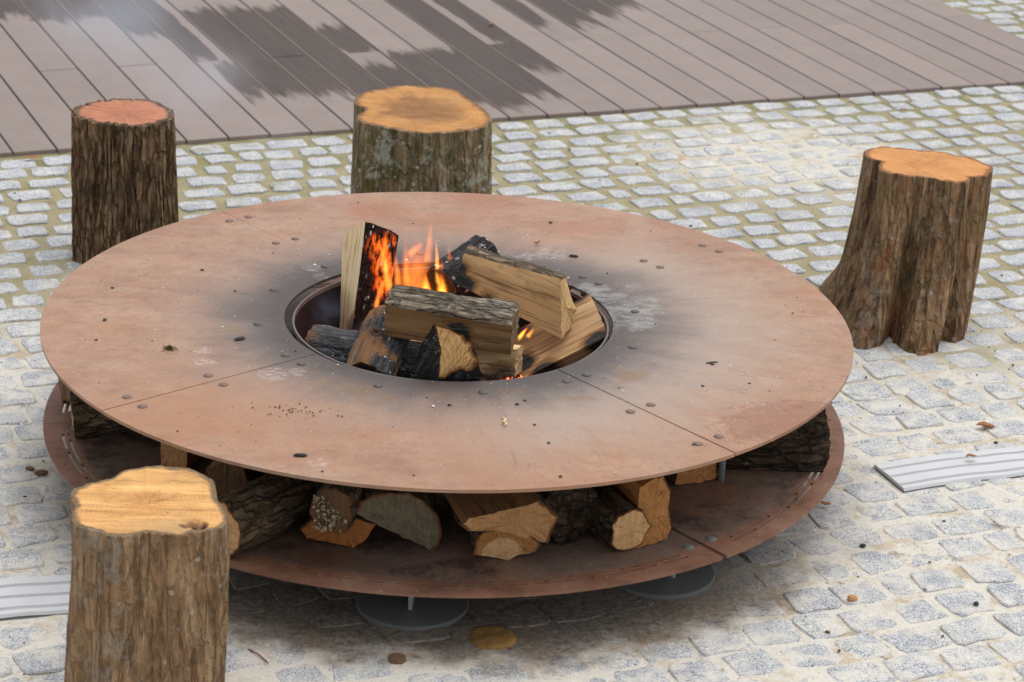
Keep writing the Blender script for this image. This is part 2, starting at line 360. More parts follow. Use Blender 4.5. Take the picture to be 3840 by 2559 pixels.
def m_cut(name, c1, c2, heart, rim, seed=0.0, saw=0.35, ring=95, heart_r=0.55, grey=0.2, hole=None):
    """saw-cut top of a stump; attribute edge runs 0 (pith) to 1 (bark)"""
    g = G(name); o = g.map(g.obj(), loc=(seed, seed, 0)); raw = g.obj(); e = g.attr('edge'); s = g.sep(raw)
    wob = g.noise(o, 7, 3)
    rings = g.math('SINE', g.add(g.mul(e, ring), g.mul(wob, 9.0)))
    col = g.mix(g.noise(o, 9, 4, 0.6), c1, c2)
    hr = g.step(g.add(e, g.mul(g.sub(g.noise(o, 11, 5, 0.65), 0.5), 0.9)), heart_r + 0.14, heart_r - 0.16)
    col = g.mix(g.mul(hr, 0.75), col, heart)
    col = g.mix(g.mul(g.math('ADD', rings, 1.0), 0.085), col, tuple(c * 0.45 for c in c1))
    sw = g.noise(g.map(o, (3.2, 42, 1)), 1.0, 7, 0.72, 0.25)
    col = g.mix(g.mul(g.step(sw, 0.46, 0.70), saw), col, tuple(min(1, c * 1.45) for c in c2))
    col = g.mix(g.mul(g.step(sw, 0.44, 0.30), saw * 0.9), col, tuple(c * 0.5 for c in c1))
    ang = g.math('ARCTAN2', s[1], s[0])
    rays = g.noise(g.comb(g.mul(ang, 0.55), g.mul(e, 0.35), seed), 3.0, 3, 0.5)
    crack = g.mul(g.step(g.math('ABSOLUTE', g.sub(rays, 0.5)), 0.010, 0.002), g.step(g.add(e, g.mul(g.noise(o, 9, 2), 0.5)), 0.95, 0.35))
    col = g.mix(g.mul(crack, 0.8), col, tuple(c * 0.25 for c in heart))
    col = g.mix(g.mul(g.step(g.noise(o, 6, 4, 0.6), 0.55, 0.72), grey), col, (0.23, 0.19, 0.12))
    col = g.mix(0.8, col, g.ramp(g.noise(o, 14, 6, 0.7), [(0.28, (0.66, 0.60, 0.55)), (0.50, (1.0, 1.0, 1.0)), (0.74, (1.14, 1.15, 1.18))]), 'MULTIPLY')
    rm = g.step(g.add(e, g.mul(g.sub(g.noise(o, 26, 5, 0.7), 0.5), 0.22)), 0.90, 0.985)
    col = g.mix(rm, col, rim)
    if hole:
        hm = g.near(g.map(raw, (1, 1, 0.0001)), hole, g.noise(o, 50, 3), 0.5)
        col = g.mix(g.near(g.map(raw, (1, 1, 0.0001)), [(a, b, c, r * 1.7) for a, b, c, r in hole], g.noise(o, 40, 3), 0.8), col, (0.20, 0.10, 0.045))
        col = g.mix(hm, col, (0.018, 0.010, 0.007))
    h = g.add(g.mul(sw, 0.8), g.add(g.mul(rings, 0.05), g.mul(crack, -1.0)))
    return g.bsdf(col, 0.72, g.bump(h, 0.35, 0.004), 0.3)

def m_split(name, c1, c2, dark, char=None, glow=None, axis='X', seed=0.0, ashy=0.0, charcol=(0.010, 0.009, 0.009), amp=1.2):
    g = G(name); o = g.map(g.obj(), loc=(seed, seed, seed)); p = g.pos()
    grain = g.noise(g.map(o, (4.0, 85, 85)), 1.0, 6, 0.72, 0.3)
    band = g.noise(g.map(o, (2.2, 26, 26)), 1.0, 3, 0.6, 0.6)
    blot = g.noise(o, 16, 4)
    col = g.ramp(band, [(0.30, c1), (0.70, c2)])
    col = g.mix(g.mul(g.step(grain, 0.50, 0.36), 0.8), col, dark)
    col = g.mix(g.mul(g.step(grain, 0.55, 0.72), 0.35), col, tuple(min(1, c * 1.35) for c in c2))
    col = g.mix(g.mul(g.step(blot, 0.58, 0.72), 0.35), col, dark)
    rough = 0.8; es = 0.0; ec = (1, 0.25, 0.02)
    h = g.add(grain, g.mul(band, 0.6))
    if char:
        nz = g.noise(g.map(o, (9, 30, 30)), 1.0, 5, 0.68)
        m = g.near(p, char, nz, amp)
        halo = g.near(p, [(a, b, c, r * 1.35) for a, b, c, r in char], nz, amp)
        col = g.mix(g.mul(halo, 0.75), col, (0.17, 0.072, 0.022))
        cc = g.mix(g.step(grain, 0.4, 0.7), charcol, tuple(min(1, q * 4.5 + 0.012) for q in charcol))
        col = g.mix(m, col, cc)
        if ashy:
            col = g.mix(g.mul(g.mul(m, g.step(g.noise(o, 60, 3, 0.7), 0.60, 0.66)), ashy), col, (0.52, 0.52, 0.53))
        crk = g.vor(g.map(o, (38, 60, 60)), 1.0, 'DISTANCE_TO_EDGE', 'Distance')
        h = g.add(h, g.mul(g.mul(m, g.step(crk, 0.0, 0.12)), 1.4))
        if glow:
            gl = g.near(p, glow, nz, 1.3)
            es = g.mul(g.mul(gl, g.step(g.noise(g.map(o, (22, 55, 55)), 1.0, 4, 0.7), 0.46, 0.66)), 6.0)
            ec = g.mix(g.noise(o, 40, 2), (1.0, 0.10, 0.005), (1.0, 0.42, 0.05))
    return g.bsdf(col, rough, g.bump(h, 0.55, 0.005), 0.25, 0.0, ec, es)

def m_end(name, c1, c2, dark, pith=(0, 0), char=None, seed=0.0, heart=None):
    """end grain: rings round the pith and fine radial checks (local x is the log's axis)"""
    g = G(name); raw = g.obj(); o = g.map(raw, loc=(seed, seed, seed)); s = g.sep(raw); p = g.pos()
    y = g.sub(s[1], pith[0]); z = g.sub(s[2], pith[1])
    r = g.math('SQRT', g.add(g.mul(y, y), g.mul(z, z)))
    wob = g.noise(o, 25, 2)
    rings = g.math('SINE', g.add(g.mul(r, 1150.0), g.mul(wob, 7.0)))
    col = g.mix(g.noise(o, 30, 4, 0.6), c1, c2)
    if heart: col = g.mix(g.step(g.add(r, g.mul(g.sub(wob, 0.5), 0.012)), heart[0] + 0.002, heart[0] - 0.002), col, heart[1])
    col = g.mix(g.mul(g.add(rings, 1.0), 0.16), col, dark)
    ang = g.math('ARCTAN2', z, y)
    rays = g.noise(g.comb(g.mul(ang, 9.0), g.mul(r, 6.0), seed), 2.0, 2, 0.5)
    crack = g.step(g.math('ABSOLUTE', g.sub(rays, 0.5)), 0.016, 0.003)
    col = g.mix(g.mul(g.step(g.noise(o, 45, 4, 0.7), 0.52, 0.68), 0.4), col, dark)
    col = g.mix(g.mul(crack, 0.75), col, tuple(c * 0.3 for c in dark))
    saw = g.noise(g.map(o, (1, 160, 14)), 1.0, 3, 0.6)
    col = g.mix(g.mul(g.step(saw, 0.52, 0.70), 0.30), col, tuple(min(1, c * 1.3) for c in c2))
    e = g.attr('rim'); rm = g.step(g.add(e, g.mul(g.sub(g.noise(o, 70, 3), 0.5), 0.10)), 0.90, 0.955)
    col = g.mix(rm, col, (0.12, 0.048, 0.02))
    if char:
        m = g.near(p, char, g.noise(o, 60, 4, 0.65), 0.8)
        halo = g.near(p, [(a, b, c, q * 1.3) for a, b, c, q in char], g.noise(o, 60, 4, 0.65), 0.8)
        col = g.mix(g.mul(halo, 0.85), col, (0.20, 0.075, 0.018))
        col = g.mix(m, col, (0.012, 0.010, 0.009))
    h = g.add(g.mul(saw, 0.8), g.mul(crack, -1.5))
    return g.bsdf(col, 0.82, g.bump(h, 0.5, 0.003), 0.2)
LOGS = {
'S1a':([[-0.925,-0.104,0.212],[-0.932,-0.088,0.242],[-0.939,-0.07,0.266],[-0.949,-0.044,0.277],[-0.961,-0.014,0.286],[-0.969,0.005,0.259],[-0.982,0.037,0.247],[-0.981,0.033,0.212],[-0.98,0.031,0.18],[-0.972,0.011,0.157],[-0.962,-0.014,0.135],[-0.95,-0.043,0.152],[-0.938,-0.071,0.157],[-0.931,-0.088,0.182]],[[-0.631,0.019,0.212],[-0.638,0.035,0.24],[-0.645,0.052,0.264],[-0.655,0.077,0.274],[-0.666,0.105,0.283],[-0.673,0.123,0.257],[-0.686,0.154,0.245],[-0.684,0.15,0.212],[-0.684,0.148,0.182],[-0.676,0.129,0.159],[-0.666,0.106,0.138],[-0.655,0.078,0.155],[-0.644,0.051,0.16],[-0.637,0.034,0.183]],[1,1,1,1,1,1,1,1,1,1,1,1,1,1]),
'S1b':([[-0.895,-0.272,0.188],[-0.897,-0.269,0.21],[-0.902,-0.252,0.221],[-0.907,-0.238,0.242],[-0.911,-0.216,0.23],[-0.914,-0.197,0.225],[-0.917,-0.18,0.21],[-0.915,-0.18,0.188],[-0.912,-0.184,0.168],[-0.908,-0.196,0.152],[-0.903,-0.213,0.138],[-0.898,-0.237,0.132],[-0.895,-0.255,0.149],[-0.895,-0.265,0.168]],[[-0.615,-0.21,0.212],[-0.618,-0.207,0.232],[-0.622,-0.19,0.243],[-0.627,-0.177,0.263],[-0.63,-0.157,0.252],[-0.634,-0.138,0.247],[-0.636,-0.122,0.233],[-0.634,-0.123,0.212],[-0.632,-0.126,0.193],[-0.628,-0.137,0.177],[-0.623,-0.153,0.164],[-0.618,-0.176,0.158],[-0.616,-0.193,0.175],[-0.615,-0.203,0.193]],[1,1,1,1,1,1,1,1,1,1,1,1,1,1]),
'S2':([[-0.667,-0.421,0.239],[-0.601,-0.443,0.232],[-0.603,-0.442,0.162],[-0.608,-0.44,0.143],[-0.668,-0.421,0.132]],[[-0.567,-0.117,0.237],[-0.503,-0.138,0.23],[-0.505,-0.138,0.162],[-0.51,-0.136,0.144],[-0.568,-0.117,0.133]],[0,0,0,0,0]),
'S3':([[-0.545,-0.568,0.208],[-0.507,-0.576,0.233],[-0.46,-0.586,0.222],[-0.449,-0.589,0.179],[-0.469,-0.584,0.145],[-0.52,-0.574,0.13],[-0.542,-0.569,0.167]],[[-0.482,-0.275,0.207],[-0.444,-0.283,0.232],[-0.398,-0.293,0.221],[-0.388,-0.295,0.179],[-0.408,-0.291,0.146],[-0.457,-0.28,0.131],[-0.479,-0.276,0.167]],[0,1,1,0,0,0,1]),
'S3b':([[-0.351,-0.588,0.26],[-0.36,-0.583,0.282],[-0.372,-0.575,0.299],[-0.391,-0.564,0.302],[-0.409,-0.554,0.308],[-0.426,-0.544,0.298],[-0.439,-0.537,0.282],[-0.441,-0.536,0.26],[-0.439,-0.538,0.238],[-0.426,-0.545,0.222],[-0.409,-0.556,0.216],[-0.39,-0.567,0.208],[-0.372,-0.577,0.219],[-0.357,-0.586,0.236]],[[-0.204,-0.327,0.255],[-0.212,-0.322,0.276],[-0.224,-0.314,0.292],[-0.242,-0.304,0.295],[-0.259,-0.294,0.3],[-0.275,-0.285,0.291],[-0.287,-0.278,0.275],[-0.289,-0.277,0.255],[-0.287,-0.279,0.234],[-0.275,-0.286,0.219],[-0.259,-0.296,0.213],[-0.241,-0.306,0.206],[-0.223,-0.316,0.216],[-0.209,-0.324,0.232]],[1,1,1,1,1,1,1,1,1,1,1,1,1,1]),
'S4':([[-0.438,-0.885,0.206],[-0.442,-0.882,0.235],[-0.46,-0.868,0.253],[-0.478,-0.854,0.272],[-0.501,-0.836,0.268],[-0.518,-0.823,0.251],[-0.534,-0.811,0.233],[-0.544,-0.803,0.206],[-0.537,-0.808,0.177],[-0.519,-0.822,0.159],[-0.502,-0.836,0.14],[-0.479,-0.854,0.143],[-0.457,-0.871,0.154],[-0.443,-0.882,0.177]],[[-0.251,-0.638,0.206],[-0.254,-0.635,0.234],[-0.272,-0.622,0.251],[-0.289,-0.609,0.269],[-0.311,-0.592,0.264],[-0.327,-0.579,0.249],[-0.342,-0.567,0.232],[-0.351,-0.561,0.206],[-0.345,-0.565,0.179],[-0.328,-0.578,0.162],[-0.311,-0.591,0.143],[-0.289,-0.608,0.146],[-0.269,-0.624,0.156],[-0.255,-0.635,0.179]],[1,1,1,1,1,1,1,1,1,1,1,1,1,1]),
'S6':([[-0.316,-0.768,0.172],[-0.286,-0.774,0.203],[-0.221,-0.785,0.215],[-0.148,-0.798,0.203],[-0.164,-0.795,0.168],[-0.196,-0.79,0.139],[-0.237,-0.782,0.146],[-0.302,-0.771,0.151]],[[-0.258,-0.454,0.172],[-0.229,-0.459,0.202],[-0.166,-0.47,0.213],[-0.095,-0.482,0.202],[-0.111,-0.48,0.168],[-0.142,-0.474,0.141],[-0.181,-0.467,0.147],[-0.244,-0.456,0.152]],[1,1,1,0,0,0,0,0]),
'S5':([[-0.291,-0.83,0.241],[-0.285,-0.831,0.27],[-0.267,-0.836,0.297],[-0.235,-0.844,0.308],[-0.207,-0.851,0.295],[-0.201,-0.852,0.252],[-0.214,-0.849,0.206],[-0.238,-0.843,0.208],[-0.27,-0.835,0.213]],[[-0.212,-0.52,0.257],[-0.207,-0.521,0.286],[-0.189,-0.526,0.312],[-0.158,-0.533,0.322],[-0.131,-0.54,0.31],[-0.125,-0.542,0.268],[-0.138,-0.539,0.224],[-0.161,-0.533,0.225],[-0.192,-0.525,0.23]],[1,1,1,1,1,1,1,1,1]),
'S7':([[-0.194,-0.813,0.224],[-0.181,-0.811,0.246],[-0.153,-0.807,0.263],[-0.118,-0.802,0.268],[-0.078,-0.797,0.264],[-0.041,-0.792,0.244],[-0.012,-0.788,0.209],[-0.003,-0.786,0.169],[-0.008,-0.787,0.135],[-0.024,-0.789,0.126],[-0.067,-0.795,0.151],[-0.108,-0.801,0.173],[-0.148,-0.807,0.196]],[[-0.235,-0.496,0.223],[-0.222,-0.494,0.245],[-0.196,-0.49,0.261],[-0.161,-0.485,0.267],[-0.123,-0.48,0.262],[-0.087,-0.475,0.243],[-0.059,-0.471,0.209],[-0.05,-0.47,0.17],[-0.055,-0.471,0.137],[-0.071,-0.473,0.128],[-0.112,-0.479,0.153],[-0.152,-0.484,0.174],[-0.191,-0.49,0.197]],[1,1,1,1,1,1,1,1,1,0,0,0,0]),
'S9':([[0.07,-0.832,0.147],[0.073,-0.831,0.176],[0.088,-0.83,0.2],[0.116,-0.828,0.212],[0.152,-0.824,0.21],[0.188,-0.821,0.199],[0.214,-0.819,0.174],[0.214,-0.819,0.156],[0.175,-0.822,0.146],[0.147,-0.825,0.134],[0.102,-0.829,0.142]],[[0.046,-0.533,0.148],[0.049,-0.532,0.176],[0.064,-0.531,0.199],[0.09,-0.529,0.21],[0.125,-0.526,0.209],[0.161,-0.522,0.198],[0.185,-0.52,0.174],[0.186,-0.52,0.157],[0.147,-0.524,0.146],[0.121,-0.526,0.135],[0.077,-0.53,0.143]],[1,1,1,1,1,1,1,0,0,0,0]),
'S8':([[0.043,-0.87,0.244],[0.059,-0.865,0.258],[0.13,-0.842,0.267],[0.209,-0.816,0.28],[0.255,-0.801,0.237],[0.239,-0.806,0.209],[0.236,-0.807,0.176],[0.172,-0.828,0.199],[0.111,-0.848,0.223],[0.056,-0.866,0.227]],[[-0.055,-0.555,0.264],[-0.04,-0.551,0.277],[0.029,-0.528,0.285],[0.106,-0.503,0.298],[0.151,-0.488,0.257],[0.134,-0.494,0.229],[0.132,-0.495,0.197],[0.07,-0.515,0.219],[0.011,-0.534,0.243],[-0.043,-0.551,0.247]],[0,0,0,1,1,1,0,0,0,1]),
'S10':([[0.346,-0.714,0.205],[0.344,-0.715,0.236],[0.325,-0.723,0.259],[0.298,-0.735,0.267],[0.273,-0.745,0.26],[0.243,-0.757,0.262],[0.224,-0.765,0.237],[0.229,-0.763,0.205],[0.222,-0.766,0.172],[0.247,-0.756,0.153],[0.268,-0.747,0.126],[0.3,-0.734,0.136],[0.323,-0.724,0.153],[0.346,-0.714,0.173]],[[0.218,-0.416,0.205],[0.216,-0.416,0.234],[0.198,-0.424,0.256],[0.172,-0.435,0.264],[0.149,-0.445,0.257],[0.12,-0.456,0.259],[0.102,-0.464,0.235],[0.107,-0.462,0.205],[0.1,-0.465,0.174],[0.124,-0.455,0.156],[0.144,-0.447,0.13],[0.174,-0.434,0.139],[0.196,-0.425,0.156],[0.218,-0.416,0.175]],[1,1,1,1,1,1,1,1,1,1,1,1,1,1]),
'S11':([[0.467,-0.738,0.191],[0.456,-0.744,0.212],[0.446,-0.75,0.23],[0.428,-0.76,0.241],[0.409,-0.771,0.237],[0.391,-0.781,0.23],[0.379,-0.787,0.213],[0.38,-0.786,0.191],[0.376,-0.788,0.168],[0.389,-0.78,0.15],[0.408,-0.77,0.144],[0.427,-0.759,0.143],[0.446,-0.749,0.151],[0.456,-0.743,0.17]],[[0.316,-0.474,0.195],[0.306,-0.48,0.215],[0.296,-0.486,0.232],[0.28,-0.495,0.243],[0.262,-0.505,0.239],[0.244,-0.515,0.232],[0.233,-0.521,0.216],[0.234,-0.52,0.195],[0.23,-0.522,0.173],[0.243,-0.515,0.156],[0.261,-0.504,0.151],[0.279,-0.494,0.149],[0.297,-0.485,0.157],[0.307,-0.479,0.175]],[1,1,1,1,1,1,1,1,1,1,1,1,1,1]),
'S12':([[0.433,-0.746,0.133],[0.442,-0.742,0.193],[0.433,-0.746,0.24],[0.437,-0.744,0.281],[0.461,-0.734,0.291],[0.49,-0.723,0.298],[0.507,-0.716,0.259],[0.506,-0.716,0.214],[0.514,-0.713,0.172],[0.506,-0.716,0.142],[0.467,-0.732,0.132]],[[0.311,-0.439,0.135],[0.32,-0.436,0.194],[0.311,-0.439,0.239],[0.314,-0.438,0.279],[0.338,-0.428,0.289],[0.366,-0.417,0.295],[0.383,-0.41,0.258],[0.381,-0.411,0.214],[0.389,-0.408,0.174],[0.382,-0.411,0.144],[0.343,-0.426,0.135]],[0,0,0,0,0,1,1,1,0,0,0]),
'S13':([[0.546,-0.42,0.144],[0.553,-0.417,0.184],[0.599,-0.396,0.194],[0.646,-0.374,0.199],[0.651,-0.371,0.141],[0.607,-0.392,0.137]],[[0.421,-0.148,0.145],[0.427,-0.144,0.183],[0.472,-0.124,0.193],[0.518,-0.102,0.198],[0.523,-0.1,0.142],[0.48,-0.12,0.138]],[0,0,0,1,0,0]),
'S14':([[0.915,-0.305,0.14],[0.925,-0.325,0.19],[0.92,-0.318,0.25],[0.905,-0.29,0.31],[0.9,-0.25,0.355],[0.9,-0.19,0.33],[0.91,-0.17,0.141]],[[0.585,-0.305,0.14],[0.585,-0.325,0.19],[0.585,-0.318,0.25],[0.585,-0.29,0.31],[0.585,-0.25,0.355],[0.585,-0.19,0.33],[0.585,-0.17,0.141]],[1,1,1,1,0,0,0]),
'F1':([[-0.285,0.238,0.232],[-0.25,0.188,0.255],[-0.207,0.182,0.263],[-0.169,0.208,0.265],[-0.227,0.298,0.249]],[[-0.275,0.258,0.517],[-0.22,0.208,0.564],[-0.17,0.202,0.552],[-0.135,0.228,0.525],[-0.205,0.313,0.521]],[0,1,1,0,0]),
'F2':([[-0.157,-0.118,0.385],[-0.139,-0.035,0.409],[-0.138,-0.055,0.494],[-0.144,-0.087,0.496],[-0.151,-0.12,0.486],[-0.156,-0.138,0.47]],[[0.151,-0.18,0.366],[0.169,-0.097,0.39],[0.17,-0.117,0.475],[0.164,-0.149,0.477],[0.157,-0.182,0.466],[0.152,-0.2,0.451]],[0,0,1,1,1,0]),
'F3':([[0.01,0.13,0.436],[0.035,0.16,0.506],[0.039,0.19,0.509],[0.044,0.22,0.504],[0.072,0.23,0.475],[0.06,0.2,0.446]],[[0.283,0.0,0.346],[0.275,0.07,0.477],[0.283,0.105,0.472],[0.29,0.14,0.46],[0.318,0.08,0.394],[0.311,0.07,0.355]],[0,1,1,0,0,0]),
'F4':([[0.014,0.167,0.402],[-0.001,0.169,0.432],[-0.026,0.185,0.445],[-0.051,0.207,0.443],[-0.061,0.226,0.418],[-0.055,0.233,0.386],[-0.034,0.223,0.365],[-0.009,0.205,0.356],[0.011,0.182,0.371]],[[0.124,0.299,0.452],[0.11,0.3,0.481],[0.086,0.316,0.493],[0.063,0.337,0.491],[0.053,0.355,0.467],[0.059,0.362,0.437],[0.079,0.352,0.417],[0.103,0.334,0.409],[0.121,0.313,0.423]],[1,1,1,1,1,1,1,1,1]),
'F5':([[-0.358,-0.062,0.297],[-0.354,-0.046,0.336],[-0.346,-0.009,0.348],[-0.338,0.028,0.347],[-0.333,0.056,0.318],[-0.335,0.051,0.278],[-0.34,0.029,0.246],[-0.348,-0.01,0.239],[-0.355,-0.043,0.26]],[[-0.072,-0.119,0.292],[-0.069,-0.104,0.329],[-0.061,-0.069,0.34],[-0.054,-0.033,0.34],[-0.049,-0.007,0.312],[-0.05,-0.012,0.274],[-0.055,-0.032,0.243],[-0.063,-0.069,0.237],[-0.069,-0.101,0.257]],[1,1,1,1,1,1,1,1,1]),
'F6':([[-0.212,0.015,0.368],[-0.192,0.0,0.404],[-0.159,-0.012,0.423],[-0.125,-0.016,0.409],[-0.092,-0.017,0.388],[-0.091,-0.006,0.348],[-0.115,0.007,0.32],[-0.153,0.018,0.31],[-0.19,0.021,0.33]],[[-0.257,-0.205,0.307],[-0.238,-0.218,0.342],[-0.207,-0.23,0.359],[-0.174,-0.234,0.346],[-0.143,-0.235,0.326],[-0.142,-0.225,0.289],[-0.165,-0.212,0.261],[-0.201,-0.202,0.252],[-0.236,-0.199,0.271]],[1,1,1,1,1,1,1,1,1]),
'F7':([[-0.031,-0.381,0.521],[0.001,-0.383,0.511],[0.033,-0.385,0.495],[0.052,-0.385,0.479],[0.066,-0.383,0.443],[0.082,-0.379,0.392],[0.045,-0.376,0.4],[0.011,-0.373,0.399],[-0.01,-0.369,0.379],[-0.02,-0.368,0.38],[-0.016,-0.377,0.462]],[[-0.086,-0.321,0.374],[-0.056,-0.323,0.365],[-0.026,-0.325,0.349],[-0.008,-0.325,0.335],[0.005,-0.323,0.301],[0.02,-0.32,0.252],[-0.014,-0.317,0.259],[-0.046,-0.314,0.259],[-0.067,-0.31,0.239],[-0.076,-0.309,0.24],[-0.073,-0.317,0.318]],[1,1,1,1,1,0,0,0,1,1,1]),
'F8':([[-0.108,-0.066,0.283],[-0.089,0.029,0.258],[-0.087,0.046,0.321],[-0.096,-0.001,0.337],[-0.106,-0.049,0.347]],[[0.166,-0.12,0.289],[0.185,-0.025,0.263],[0.187,-0.009,0.327],[0.178,-0.055,0.342],[0.168,-0.104,0.352]],[0,0,0,0,0]),
'F9':([[0.218,-0.015,0.191],[0.176,0.167,0.231],[0.148,0.159,0.286],[0.155,0.109,0.282],[0.174,0.033,0.263],[0.189,-0.034,0.249]],[[0.427,0.008,0.304],[0.385,0.19,0.344],[0.357,0.182,0.399],[0.364,0.132,0.395],[0.383,0.056,0.376],[0.398,-0.011,0.362]],[0,1,0,0,0,0]),
}
STUMPS = {
'A':[[-1.158,1.467,0.455],[-1.155,1.514,0.455],[-1.125,1.56,0.455],[-1.085,1.598,0.455],[-1.028,1.62,0.455],[-0.974,1.619,0.455],[-0.933,1.607,0.455],[-0.898,1.573,0.455],[-0.863,1.525,0.455],[-0.85,1.468,0.455],[-0.848,1.423,0.455],[-0.876,1.362,0.455],[-0.918,1.33,0.455],[-0.962,1.323,0.455],[-1.014,1.328,0.455],[-1.067,1.34,0.455],[-1.117,1.368,0.455],[-1.146,1.41,0.455]],
'B':[[-0.315,1.695,0.46],[-0.297,1.735,0.463],[-0.257,1.775,0.466],[-0.204,1.808,0.468],[-0.149,1.821,0.469],[-0.081,1.822,0.469],[-0.025,1.811,0.469],[0.009,1.785,0.467],[0.037,1.729,0.462],[0.064,1.683,0.459],[0.091,1.628,0.455],[0.11,1.583,0.451],[0.113,1.527,0.447],[0.095,1.479,0.444],[0.059,1.448,0.441],[0.006,1.425,0.44],[-0.053,1.407,0.438],[-0.105,1.402,0.438],[-0.151,1.414,0.439],[-0.191,1.434,0.44],[-0.231,1.452,0.442],[-0.265,1.464,0.443],[-0.292,1.489,0.444],[-0.303,1.525,0.447],[-0.301,1.544,0.449],[-0.283,1.574,0.451],[-0.281,1.602,0.453],[-0.305,1.619,0.454],[-0.317,1.656,0.457]],
'C':[[1.196,1.172,0.5],[1.225,1.216,0.498],[1.257,1.241,0.496],[1.284,1.242,0.495],[1.325,1.242,0.492],[1.375,1.239,0.489],[1.421,1.238,0.486],[1.46,1.23,0.484],[1.516,1.209,0.481],[1.544,1.188,0.479],[1.572,1.144,0.477],[1.567,1.106,0.478],[1.552,1.065,0.479],[1.536,1.032,0.479],[1.51,1.014,0.481],[1.482,1.016,0.483],[1.479,0.986,0.483],[1.465,0.961,0.484],[1.43,0.941,0.486],[1.392,0.947,0.488],[1.364,0.963,0.49],[1.338,0.969,0.491],[1.311,0.963,0.493],[1.276,0.962,0.495],[1.246,0.968,0.497],[1.218,0.988,0.499],[1.217,1.024,0.499],[1.225,1.062,0.498],[1.238,1.093,0.497],[1.211,1.091,0.499],[1.192,1.111,0.5]],
'D':[[-0.753,-1.211,0.45],[-0.747,-1.181,0.45],[-0.726,-1.154,0.45],[-0.701,-1.135,0.45],[-0.678,-1.117,0.45],[-0.663,-1.086,0.45],[-0.649,-1.073,0.45],[-0.621,-1.066,0.45],[-0.588,-1.051,0.45],[-0.552,-1.056,0.45],[-0.519,-1.071,0.45],[-0.491,-1.096,0.45],[-0.47,-1.125,0.45],[-0.461,-1.176,0.45],[-0.452,-1.219,0.45],[-0.441,-1.247,0.45],[-0.429,-1.282,0.45],[-0.427,-1.31,0.45],[-0.432,-1.338,0.45],[-0.449,-1.353,0.45],[-0.478,-1.365,0.45],[-0.506,-1.381,0.45],[-0.53,-1.384,0.45],[-0.561,-1.374,0.45],[-0.583,-1.372,0.45],[-0.605,-1.387,0.45],[-0.631,-1.394,0.45],[-0.653,-1.387,0.45],[-0.67,-1.375,0.45],[-0.695,-1.363,0.45],[-0.719,-1.344,0.45],[-0.732,-1.33,0.45],[-0.737,-1.289,0.45],[-0.735,-1.26,0.45],[-0.747,-1.232,0.45]],
}
GRANITE, SAND, BOARD = m_granite(), m_sand(), m_board()
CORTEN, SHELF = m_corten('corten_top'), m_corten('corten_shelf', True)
RIVET = m_simple('rivet_steel', (0.10, 0.058, 0.045), (0.19, 0.118, 0.095), 60, 0.5, 0.0, 0.3)
SOOTY = m_simple('sooty_rivet_steel', (0.035, 0.030, 0.030), (0.085, 0.072, 0.068), 60, 0.5, 0.0, 0.3)
GALV = m_simple('galvanised_steel', (0.26, 0.29, 0.32), (0.40, 0.43, 0.46), 40, 0.5, 0.4, 0.1)
FOOT = m_simple('foot_steel', (0.12, 0.132, 0.130), (0.17, 0.182, 0.178), 18, 0.5, 0.2, 0.1)
BOWL = m_simple('bowl_steel', (0.007, 0.007, 0.008), (0.022, 0.018, 0.018), 14, 0.75, 0.0, 0.3, 0.12)
BOWLRIM = m_simple('bowl_rim_steel', (0.07, 0.052, 0.048), (0.16, 0.13, 0.12), 30, 0.5, 0.2, 0.2)
DARK = m_simple('deck_frame', (0.02, 0.018, 0.016), (0.04, 0.035, 0.03), 10, 0.9)

# ------------------------------------------------------------------ ground: sand bed and granite setts
RA = R(20.6)
ru = Vector((math.cos(RA), math.sin(RA), 0)); rv = Vector((-math.sin(RA), math.cos(RA), 0))
DE0 = Vector((-1.562, 2.420, 0)); DA = R(19.96)
du = Vector((math.cos(DA), math.sin(DA), 0)); dv = Vector((-math.sin(DA), math.cos(DA), 0))
DECK_U1 = 4.39
def deck_uv(x, y):
    d = Vector((x, y, 0)) - DE0; return d.dot(du), d.dot(dv)
def smooth(a, b, x):
    t = max(0.0, min(1.0, (x - a) / (b - a))); return t * t * (3 - 2 * t)
def bed_z(x, y):
    walk = 1.0 - smooth(0.3, 1.9, y)
    pd = math.hypot(x - 1.15, y - 2.75)
    walk = max(walk, 0.9 * (1 - smooth(0.35, 0.85, pd)))
    z = -0.0062 + 0.0034 * walk
    pr = math.hypot(x, y)
    z += 0.0018 * (1 - smooth(1.02, 1.17, pr)) * (1 - smooth(-0.75, -0.35, y))
    z += 0.0045 * fbm((x * 4.2, y * 4.2, 1.3), 3) * (0.5 + 0.55 * walk) + 0.0026 * fbm((x * 17, y * 17, 4.1), 2)
    return z
fx = np.arange(-3.1, 3.11, 0.024); fy = np.arange(-2.2, 5.9, 0.024)
gx = np.concatenate([[-160, -60, -20, -8, -4.2], fx, [4.2, 8, 20, 60, 160]]); gy = np.concatenate([[-160, -60, -20, -8, -3.4], fy, [7, 12, 25, 70, 220]])
nx, ny = len(gx), len(gy)
gv = []
for yy in gy:
    for xx in gx:
        inner = abs(xx) < 3.3 and -2.3 < yy < 6
        gv.append((xx, yy, bed_z(xx, yy) if inner else -0.006))
gf = [(j * nx + i, j * nx + i + 1, (j + 1) * nx + i + 1, (j + 1) * nx + i) for j in range(ny - 1) for i in range(nx - 1)]
paving = mesh_obj('paving', gv, gf, SAND, smooth=True)
tag(paving, 'sandy joints between grey granite setts', kind='structure')

